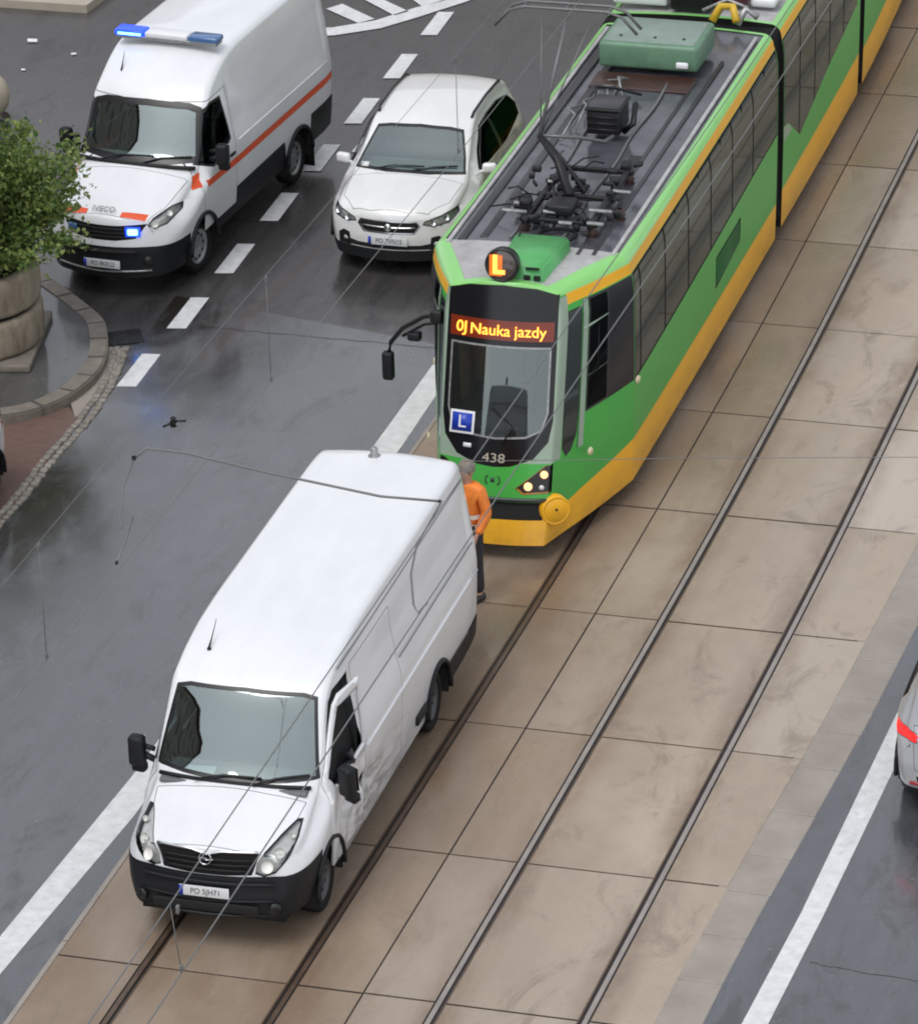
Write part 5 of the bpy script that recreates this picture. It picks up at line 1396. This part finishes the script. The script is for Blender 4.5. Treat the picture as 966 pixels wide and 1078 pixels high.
# gutter strip of setts
GO = [(-5.50, 16.10), (-5.29, 15.12), (-5.18, 13.95), (-5.19, 12.65), (-5.15, 11.54), (-5.16, 10.64), (-5.1, 8.), (-5.0, 4), (-5, -6)]
go = smooth_line(GO, 8); gt = B()
for r_ in range(2):
    off = offset(go, .055 + .11 * r_); s = 0; nxt = 0
    for i in range(len(off) - 1):
        a, b_ = off[i], off[i + 1]; ln = (b_ - a).length; d = (b_ - a) / ln
        while nxt < s + ln:
            p = a + d * (nxt - s)
            box(gt, (p.x + rng.normal(0, .006), p.y, rng.uniform(-.008, .006)), (.095 * rng.uniform(.85, 1.05), .12 * rng.uniform(.8, 1.1), .05), rot=(rng.normal(0, .05), rng.normal(0, .05), math.atan2(-d.x, d.y) + rng.normal(0, .08)), bev=.014, seg=1)
            nxt += .135
        s += ln
struct('gutter', gt, 'cobble')
up = B(); sheet(up, [(-5.78, 16.1), (-5.60, 15.52), (-5.54, 14.92), (-5.63, 14.3), (-5.42, 13.9), (-5.36, 15.1), (-5.55, 16.1)], .002); struct('pavement', up, 'kerb_grey')
dr = empty('drain_grate', (-5.70, 16.42, 0), .5); tag(dr, 'dark iron drain grate in the gutter beside the kerb', 'drain')
b = B(); box(b, (0, 0, .004), (.50, .44, .012), bev=.003); mesh_obj('frame', b, 'iron', dr)
b = B()
for k in range(8): box(b, (-.19 + .054 * k, 0, .012), (.022, .36, .012))
mesh_obj('grate', b, 'iron', dr)
# pale pavement at the far left corner
bp = B(); prism(bp, [(-20, 28.15), (-11.2, 28.2), (-10.56, 28.2), (-10.50, 28.8), (-10.2, 33), (-10.5, 44), (-20, 44)], -.02, .12); struct('pavement', bp, 'beige_pave', smooth=False)

def planter(x, y, r, label, h=1.16, z0=.112):
    root = empty('planter', (x, y, z0)); tag(root, label, 'planter')
    b = B(); box(b, (0, 0, .05), (r * 1.9, r * 1.9, .10), rot=(0, 0, .2), bev=.02); mesh_obj('base_slab', b, 'kerb_stone', root)
    for k, (za, zb, ra) in enumerate(((.10, .60, r), (.64, h, r * .985))):
        b = B(); lathe(b, [(ra * .9, za), (ra * .985, za + .03), (ra, za + .08), (ra, zb - .07), (ra * .985, zb - .02), (ra * .95, zb), (ra * .84, zb), (ra * .82, zb - .04), (ra * .82, za)], seg=72)
        for v in b.verts:
            a = math.atan2(v.co.y, v.co.x); k2 = math.hypot(v.co.x, v.co.y)
            if k2 > ra * .93: v.co.x *= 1 - .010 * (math.cos(a * 18) > .8); v.co.y *= 1 - .010 * (math.cos(a * 18) > .8)
        mesh_obj('ring', b, 'planter_stone', root)
    b = B(); lathe(b, [(0, h - .10), (r * .5, h - .09), (r * .83, h - .13)], seg=32); mesh_obj('soil', b, 'soil', root)
    b = B(); lathe(b, [(r * .9, .59), (r * .9, .65)], seg=48); mesh_obj('joint', b, 'under', root)
    return root
def stone_mat():
    m, nt, b = new_mat('planter_stone')
    st = noise(nt, 5., 5, .65, (1, 1, .35)); f = noise(nt, 40, 4, .7)
    base = mixc(nt, ramp(nt, st, [(.35, 0.), (.65, 1.)]), (.20, .16, .115), (.37, .315, .24))
    base = mixc(nt, ramp(nt, f, [(.5, 0.), (.8, .4)]), base, (.13, .11, .09))
    nt.links.new(base, b.inputs['Base Color']); b.inputs['Roughness'].default_value = .8
    bump(nt, b, f, .4, .015); return m
M['planter_stone'] = stone_mat(); M['soil'] = simple('soil', (.03, .022, .016), .9, var=.5, vscale=15, bmp=.5, bscale=30)
M['bark'] = simple('shrub_bark', (.07, .05, .035), .85, var=.4, vscale=20)
def leaf_mat(name, a, c):
    m, nt, b = new_mat(name)
    g = nt.nodes.new('ShaderNodeNewGeometry')
    col = ramp(nt, g.outputs['Random Per Island'], [(0., a), (.55, tuple((p + q) / 2 for p, q in zip(a, c))), (1., c)])
    nt.links.new(col, b.inputs['Base Color']); b.inputs['Roughness'].default_value = .45
    b.inputs['Subsurface Weight'].default_value = .0
    t = N(nt, 'ShaderNodeBsdfTranslucent'); nt.links.new(col, t.inputs[0])
    mx = N(nt, 'ShaderNodeMixShader'); mx.inputs[0].default_value = .3
    nt.links.new(b.outputs[0], mx.inputs[1]); nt.links.new(t.outputs[0], mx.inputs[2]); nt.links.new(mx.outputs[0], nt.nodes['Material Output'].inputs[0])
    return m
M['leaf'] = leaf_mat('shrub_leaf', (.05, .12, .025), (.30, .36, .10))
planter(-7.44, 15.55, .95, 'big two-tier round stone planter holding the green shrub')
root = empty('shrub', (-7.44, 15.55, 1.2)); tag(root, 'bushy green shrub growing in the round stone planter', 'shrub')
st = B(); lf = B(); tips = []
for k in range(110):
    a = rng.uniform(0, 6.283); sp = rng.uniform(.15, 1.) ** .8; hgt = rng.uniform(.55, 2.15) * (1.1 - .35 * sp)
    b0 = Vector((.3 * math.cos(a), .3 * math.sin(a), 0)); tip = Vector((1.58 * sp * math.cos(a), 1.58 * sp * math.sin(a), hgt))
    mid = b0.lerp(tip, .5) + Vector((0, 0, .25))
    pts = [b0.lerp(mid, t).lerp(mid.lerp(tip, t), t) for t in (0, .25, .5, .75, 1)]
    tube(st, pts, [.016, .013, .010, .007, .004], 5)
    for t in np.linspace(.22, 1, 13):
        tips.append((b0.lerp(mid, t).lerp(mid.lerp(tip, t), t), (tip - mid).normalized()))
for p, d in tips:
    for q in range(27):
        ln = rng.uniform(.05, .11); w_ = ln * rng.uniform(.22, .34)
        dirn = (d * .5 + Vector(rng.normal(0, .75, 3))).normalized()
        o = p + Vector(rng.normal(0, .085, 3)); sd = dirn.cross(Vector(rng.normal(0, 1, 3))).normalized()
        nn = dirn.cross(sd)
        vs = [lf.verts.new(o), lf.verts.new(o + dirn * ln * .5 + sd * w_ + nn * .008), lf.verts.new(o + dirn * ln), lf.verts.new(o + dirn * ln * .5 - sd * w_ + nn * .008)]
        lf.faces.new(vs)
mesh_obj('stem', st, 'bark', root); mesh_obj('foliage', lf, 'leaf', root, smooth=False)['kind'] = 'stuff'
# round stone bollard far left
M['bollard_stone'] = simple('bollard_stone', (.48, .42, .33), .7, var=.2, vscale=5, bmp=.2)
bl = empty('bollard', (-10.30, 23.37, 0)); tag(bl, 'pale round-topped stone bollard beyond the shrub at the left edge', 'bollard')
b = B(); lathe(b, [(.30, 0), (.34, .05), (.34, .10)], seg=32); mesh_obj('foot', b, 'kerb_stone', bl)
b = B(); lathe(b, [(.18, .08), (.22, .12)] + [(.36 * math.cos(R(t)), .44 + .36 * math.sin(R(t))) for t in range(-55, 91, 8)] , seg=36); mesh_obj('ball', b, 'bollard_stone', bl)

# litter
b = B(); box(b, (0, 0, .0), (.15, .09, .02), rot=(.15, .1, .4), bev=.006); o = mesh_obj('litter_paper', b, 'paper'); o.location = (-10.91, 26.8, .022); tag(o, 'white scrap of paper on the dark road beside the pale pavement', 'litter')
for (x, y, r_) in ((-10.1, 26.4, .05), (-10.6, 25.6, .04)):
    b = B(); box(b, (0, 0, 0), (r_ * 1.6, r_, .012), rot=(.1, 0, rng.uniform(0, 3)), bev=.003); o = mesh_obj('litter_paper', b, 'paper'); o.location = (x, y, .012)
    tag(o, ['small pale scrap nearest the white litter paper on the far road', 'tiny pale scrap on the far road nearest the stone bollard'][r_ < .045], 'litter')
# manhole-like round cover
# =========================================================== overhead line
def wire_x(track, y): return (.75 if track == 'A' else 3.72) + float(pchip([(-60, -.06), (0, -.03), (12, .06), (17, .05), (23, -.05), (30, -.25), (60, -1.4), (100, -3.6)], [y])[0])
def overhead(track, label, droppers):
    root = empty('overhead_wire', (0, 0, 0)); tag(root, label, 'overhead wire')
    b = B(); tube(b, [(wire_x(track, y), y, 5.42 if track == 'A' else 5.5) for y in fine(-40, 90, 2.)], .005 if track == 'A' else .0075, 6); mesh_obj('contact_wire', b, 'cable', root)
    zm = (lambda y: 6.55) if track == 'A' else (lambda y: 6.1)
    b = B(); tube(b, [(wire_x(track, y) - (.06 if track == 'B' else 0), y, zm(y)) for y in fine(-40, 90, 2.)], .003 if track == 'A' else .0065, 6); mesh_obj('messenger_wire', b, 'cable', root)
    for y in droppers:
        b = B(); z0 = 5.42 if track == 'A' else 5.5
        tube(b, [(wire_x(track, y), y, z0), (wire_x(track, y) - (.06 if track == 'B' else 0), y, zm(y))], .0045, 5)
        box(b, (wire_x(track, y), y, z0 + .04), (.022, .035, .06), bev=.006); box(b, (wire_x(track, y), y, zm(y) - .04), (.025, .04, .07), bev=.006)
        mesh_obj('dropper', b, 'cable', root)
overhead('A', 'overhead tram wire above the van and the pantograph', [-9.5, -2.3, 3.85, 10.2, 22.])
overhead('B', 'overhead tram wire above the empty right-hand track', [-12.5, -7.2, 18.])
ra = empty('registration_arm', (0, 0, 0)); tag(ra, 'thin curved steel arm hanging over the white van roof from the tram wires', 'arm')
b = B(); tube(b, [(.12, 1.62, 5.52), (.22, 1.72, 5.60), (.60, 1.70, 5.60), (1.4, 1.55, 5.56), (2.65, 1.34, 5.52), (3.22, 1.40, 5.50)], .012, 6); mesh_obj('arm_tube', b, 'cable', ra)
b = B(); tube(b, [(.12, 1.62, 5.52), (.22, 1.05, 5.50), (.40, .45, 5.47), (.47, .30, 5.45)], .010, 6); tube(b, [(.53, .44, 5.5), (.60, .05, 5.46), (.66, -.35, 5.43)], .012, 6); mesh_obj('steady_rod', b, 'cable', ra)
b = B(); tube(b, [(3.22, 1.40, 5.50), (3.25, .5, 5.48), (3.36, -.05, 5.46), (3.55, -.60, 5.44), (3.63, -.73, 5.43), (3.67, -.57, 5.46)], .010, 6); mesh_obj('steady_rod', b, 'cable', ra)
b = B(); lathe(b, [(.018, -.02), (.022, 0), (.018, .02)], c=(.12, 1.62, 5.53), seg=10); mesh_obj('clamp', b, 'iron', ra)
b = B(); box(b, (.66, -.36, 5.43), (.022, .04, .03), bev=.006); mesh_obj('clamp', b, 'iron', ra)
b = B(); box(b, (3.2, 1.4, 5.5), (.025, .03, .025), bev=.006); mesh_obj('clamp', b, 'iron', ra)
ic = empty('wire_clamp', (.74, 1.09, 6.2)); ic.scale = (.6, .6, .6); tag(ic, 'small black insulator clamp in the air above the left road lane', 'insulator')
b = B(); lathe(b, [(.02, -.09), (.055, -.07), (.03, -.03), (.06, 0), (.03, .04), (.05, .07), (.02, .09)], seg=12); mesh_obj('insulator', b, 'iron', ic)
b = B(); tube(b, [(0, 0, .02), (.2, .02, .03)], .018, 6); tube(b, [(0, -.02, 0), (-.14, -.10, -.05)], .020, 6); mesh_obj('clamp_bar', b, 'iron', ic)
CSP = [(3.68, .5, 6.36), (5.6, .95, 6.38), (7.7, 1.4, 6.4), (16, 3.3, 6.8)]
cs = empty('cross_span', (0, 0, 0)); tag(cs, 'thin cross wire running from the right-hand tram wire over the far road edge', 'overhead wire')
b = B(); tube(b, CSP, .0035, 5); mesh_obj('span_wire', b, 'cable', cs)
# =========================================================== man in a hi-vis jacket between van and tram
def skin_mesh(name, verts, edges, radii, mat, parent, rootv=0, sub=2, scale=None):
    me = bpy.data.meshes.new(name); me.from_pydata(verts, edges, [])
    o = bpy.data.objects.new(name, me); COL.objects.link(o)
    o.modifiers.new('skin', 'SKIN'); sk = me.skin_vertices[0].data if me.skin_vertices else None
    for i, r in enumerate(radii):
        sk[i].radius = r if isinstance(r, tuple) else (r, r); sk[i].use_root = (i == rootv)
    s = o.modifiers.new('sub', 'SUBSURF'); s.levels = sub; s.render_levels = sub
    dg = bpy.context.evaluated_depsgraph_get()
    m2 = bpy.data.meshes.new_from_object(o.evaluated_get(dg)); m2.name = name
    bpy.data.objects.remove(o)
    for p in m2.polygons: p.use_smooth = True
    m2.materials.clear(); m2.materials.append(M[mat])
    return put(bpy.data.objects.new(name, m2), parent)
M['skin'] = simple('skin', (.45, .26, .19), .5); M['hair'] = simple('grey_hair', (.28, .24, .20), .8, var=.4, vscale=40)
M['hivis'] = simple('hi_vis_orange', (1., .27, .04), .65, var=.3, vscale=11, bmp=.9, bscale=14); M['reflective'] = simple('reflective_tape', (.74, .70, .62), .35)
M['trousers'] = simple('dark_trousers', (.028, .028, .034), .8); M['shoe'] = simple('black_shoe', (.016, .015, .015), .5); M['sole'] = simple('shoe_toe', (.45, .33, .28), .5)
def build_person(x, y, rz):
    root = empty('person', (x, y, 0), rz)
    tag(root, 'person in an orange hi-vis jacket standing between the van and the tram', 'person')
    # faces -y in own frame
    J = {'pel': (0, 0, .93), 'sp': (0, .01, 1.12), 'ch': (0, .0, 1.32), 'nk': (0, .0, 1.47), 'hd0': (0, -.02, 1.56), 'hd1': (0, -.02, 1.66),
         'hL': (.10, 0, .90), 'kL': (.115, -.01, .50), 'aL': (.12, .03, .09), 'tL': (.125, -.12, .045),
         'hR': (-.10, 0, .90), 'kR': (-.12, -.03, .50), 'aR': (-.135, .0, .09), 'tR': (-.15, -.15, .045),
         'sL': (.19, .0, 1.40), 'eL': (.255, .03, 1.13), 'wL': (.22, -.13, .92), 'pL': (.21, -.17, .86),
         'sR': (-.19, .0, 1.40), 'eR': (-.26, .02, 1.13), 'wR': (-.20, -.16, .95), 'pR': (-.19, -.21, .90)}
    nm = list(J); V = [J[n] for n in nm]; ix = {n: i for i, n in enumerate(nm)}
    Ed = [('pel', 'sp'), ('sp', 'ch'), ('ch', 'nk'), ('nk', 'hd0'), ('hd0', 'hd1'), ('pel', 'hL'), ('hL', 'kL'), ('kL', 'aL'), ('aL', 'tL'), ('pel', 'hR'), ('hR', 'kR'), ('kR', 'aR'), ('aR', 'tR'),
          ('ch', 'sL'), ('sL', 'eL'), ('eL', 'wL'), ('wL', 'pL'), ('ch', 'sR'), ('sR', 'eR'), ('eR', 'wR'), ('wR', 'pR')]
    Rd = dict(pel=(.13, .10), sp=(.12, .09), ch=(.13, .095), nk=.055, hd0=(.072, .085), hd1=(.078, .095), hL=.085, kL=.056, aL=.04, tL=.035, hR=.085, kR=.056, aR=.04, tR=.035, sL=.055, eL=.040, wL=.026, pL=(.036, .016), sR=.055, eR=.040, wR=.026, pR=(.036, .016))
    # fingers join the same surface
    for s, pn in ((1, 'pL'), (-1, 'pR')):
        px, py, pz = J[pn]
        for k in range(4):
            a = (px + s * .004, py - .012 + .016 * (k - 1.5), pz - .05); c = (px - s * .012, py - .024 + .015 * (k - 1.5), pz - .085 + .006 * abs(k - 1.2))
            V += [a, c]; Rd['f%s%da' % (pn, k)] = .0095; Rd['f%s%db' % (pn, k)] = .0075
            nm += ['f%s%da' % (pn, k), 'f%s%db' % (pn, k)]; ix[nm[-2]] = len(nm) - 2; ix[nm[-1]] = len(nm) - 1
            Ed += [(pn, nm[-2]), (nm[-2], nm[-1])]
        a = (px - s * .02, py - .045, pz + .0); c = (px - s * .03, py - .065, pz - .03); V += [a, c]
        nm += ['t%sa' % pn, 't%sb' % pn]; ix[nm[-2]] = len(nm) - 2; ix[nm[-1]] = len(nm) - 1; Rd[nm[-2]] = .011; Rd[nm[-1]] = .009; Ed += [(pn, nm[-2]), (nm[-2], nm[-1])]
    body = skin_mesh('body', V, [(ix[a], ix[b]) for a, b in Ed], [Rd[n] for n in nm], 'skin', root, 0)
    fc = B()
    for s in (1, -1):
        lathe(fc, [(0, -.008), (.012, -.004), (.014, .004), (0, .012)], c=(s * .03, -.102, 1.625), axis=(0, -1, 0), seg=10)
        lathe(fc, [(.0, -.012), (.022, -.006), (.026, .004), (.012, .012), (0, .013)], c=(s * .082, -.01, 1.61), axis=(s, 0, 0), seg=12)
    tube(fc, [(0, -.105, 1.635), (0, -.122, 1.60), (0, -.118, 1.592)], [.008, .014, .012], 8); tube(fc, [(-.024, -.104, 1.562), (0, -.110, 1.560), (.024, -.104, 1.562)], .007, 6)
    mesh_obj('face', fc, 'skin', root)
    hr = B(); lathe(hr, [(.094, -.02), (.100, .03), (.092, .07), (.065, .105), (0, .12)], c=(0, .005, 1.632), axis=(0, .25, 1), seg=20)
    mesh_obj('hair', hr, 'hair', root)
    # trousers
    tn = ['pel', 'hL', 'kL', 'aL', 'hR', 'kR', 'aR']; tv = [J[n] for n in tn]; tv[3] = (.12, .02, .10); tv[6] = (-.135, .0, .10)
    skin_mesh('trousers', tv, [(0, 1), (1, 2), (2, 3), (0, 4), (4, 5), (5, 6)], [(.145, .115), .105, .078, .066, .105, .078, .066], 'trousers', root, 0)
    # jacket
    jn = ['pel', 'sp', 'ch', 'nk', 'sL', 'eL', 'wL', 'sR', 'eR', 'wR']; jv = [J[n] for n in jn]; jv[0] = (0, .0, .86); jv[3] = (0, .0, 1.485)
    skin_mesh('jacket', jv, [(0, 1), (1, 2), (2, 3), (2, 4), (4, 5), (5, 6), (2, 7), (7, 8), (8, 9)], [(.185, .145), (.175, .135), (.185, .135), (.075, .075), .085, .068, .055, .085, .068, .055], 'hivis', root, 0)
    tp = B()
    for z, rx, ry in ((.985, .193, .152), (1.10, .190, .149)):
        ring = [(rx * math.cos(a), ry * math.sin(a) + .003, z) for a in [k * math.pi / 16 for k in range(32)]]
        lo = [tp.verts.new(Vector(p) - Vector((0, 0, .028))) for p in ring]; hi = [tp.verts.new(Vector(p) + Vector((0, 0, .028))) for p in ring]
        for i in range(32): tp.faces.new((lo[i], lo[(i + 1) % 32], hi[(i + 1) % 32], hi[i]))
    mesh_obj('reflective_band', tp, 'reflective', root)
    for s, a, t in ((1, 'aL', 'tL'), (-1, 'aR', 'tR')):
        ax, ay, _ = J[a]; b = B(); box(b, (ax + s * .006, ay - .075, .05), (.098, .285, .10), bev=.042, seg=4); sh = mesh_obj('shoe', b, 'shoe', root)
    return root
build_person(.80, 10.12, R(-20))
# =========================================================== houses that line the street (they shade the sky and mirror in the wet road)
def facade_mat():
    m, nt, b = new_mat('house_facade')
    tc = nt.nodes.new('ShaderNodeTexCoord'); br = nt.nodes.new('ShaderNodeTexBrick')
    br.inputs['Scale'].default_value = .30; br.offset = 0.; br.inputs['Brick Width'].default_value = .55; br.inputs['Row Height'].default_value = 1.0
    br.inputs['Mortar Size'].default_value = .22; br.inputs['Color1'].default_value = (.03, .035, .04, 1); br.inputs['Color2'].default_value = (.05, .05, .055, 1); br.inputs['Mortar'].default_value = (.26, .235, .205, 1)
    mp = nt.nodes.new('ShaderNodeMapping'); mp.inputs['Rotation'].default_value = (R(90), 0, 0)
    nt.links.new(tc.outputs['Object'], mp.inputs['Vector']); nt.links.new(mp.outputs[0], br.inputs['Vector'])
    nt.links.new(br.outputs[0], b.inputs['Base Color']); b.inputs['Roughness'].default_value = .7
    return m
M['facade'] = facade_mat(); M['roof_tile'] = simple('roof_tile', (.10, .05, .04), .7)
def house(x, y, rz, w_, d_, h_, label):
    t = empty('apartment_building', (x, y, 0), rz); tag(t, label, 'building')
    b = B(); box(b, (0, 0, h_ / 2), (w_, d_, h_)); mesh_obj('wall', b, 'facade', t, smooth=False)
    b = B(); box(b, (0, 0, h_ + .3), (w_ + .8, d_ + .8, .6)); vs = [b.verts.new(p) for p in ((-w_ / 2, -d_ / 2, h_ + .6), (w_ / 2, -d_ / 2, h_ + .6), (w_ / 2, d_ / 2, h_ + .6), (-w_ / 2, d_ / 2, h_ + .6), (-w_ / 2 + 3, 0, h_ + 4), (w_ / 2 - 3, 0, h_ + 4))]
    for q in ((0, 1, 5, 4), (2, 3, 4, 5), (1, 2, 5), (3, 0, 4)): b.faces.new([vs[i] for i in q])
    mesh_obj('roof', b, 'roof_tile', t, smooth=False)
house(-6, 104, 0, 90, 14, 27, 'grey apartment block closing the far end of the street behind the tram')
house(-31, -16, R(90), 60, 14, 24, 'grey apartment block lining the left pavement beyond the parked white car')
# =========================================================== sky, sun, camera
w = bpy.data.worlds.new('World'); SC.world = w; w.use_nodes = True
nt = w.node_tree; bg = nt.nodes['Background']
SUN_EL, SUN_AZ = 62., 200.
sky = nt.nodes.new('ShaderNodeTexSky'); sky.sky_type = 'NISHITA'; sky.sun_disc = False
sky.sun_elevation = R(SUN_EL); sky.sun_rotation = R(SUN_AZ); sky.air_density = 1.; sky.dust_density = 1.2; sky.ozone_density = 1.
hs = nt.nodes.new('ShaderNodeHueSaturation'); hs.inputs['Saturation'].default_value = .22
nt.links.new(sky.outputs[0], hs.inputs['Color']); nt.links.new(hs.outputs[0], bg.inputs[0])
bg.inputs[1].default_value = .13
sl = bpy.data.lights.new('overcast_sun', 'SUN'); sl.energy = .6; sl.angle = R(30); sl.color = (1, .98, .95)
so = bpy.data.objects.new('overcast_sun', sl); COL.objects.link(so)
# direction towards the sun: sky rotation is clockwise from +Y
az, el = R(SUN_AZ), R(SUN_EL)
dv = Vector((math.sin(az) * math.cos(el), math.cos(az) * math.cos(el), math.sin(el)))
so.rotation_euler = dv.to_track_quat('Z', 'Y').to_euler()

cam = bpy.data.cameras.new('camera'); co_ = bpy.data.objects.new('camera', cam); COL.objects.link(co_); SC.camera = co_
yaw, pit, rol = -.298908645, .442071036, -.0332875304
f_ = Vector((math.sin(yaw) * math.cos(pit), math.cos(yaw) * math.cos(pit), -math.sin(pit)))
r0 = f_.cross(Vector((0, 0, 1))).normalized(); u0 = r0.cross(f_)
r1 = r0 * math.cos(rol) + u0 * math.sin(rol); u1 = u0 * math.cos(rol) - r0 * math.sin(rol)
mw = Matrix((r1, u1, -f_)).transposed().to_4x4(); mw.translation = (15.2718191, -37.1760430, 24.5140462)
co_.matrix_world = mw
cam.sensor_fit = 'VERTICAL'; cam.sensor_height = 24.; cam.lens = 5078.21343 / 1078 * 24.
cam.clip_start = .5; cam.clip_end = 2000.
SC.view_settings.view_transform = 'Standard'; SC.view_settings.look = 'None'; SC.view_settings.gamma = 1; SC.view_settings.exposure = EXPO
SC.view_settings.use_curve_mapping = False
SC.render.film_transparent = False
SC.cycles.use_denoising = True; SC.cycles.filter_width = 2.0
SC.cycles.max_bounces = 8; SC.cycles.transparent_max_bounces = 12
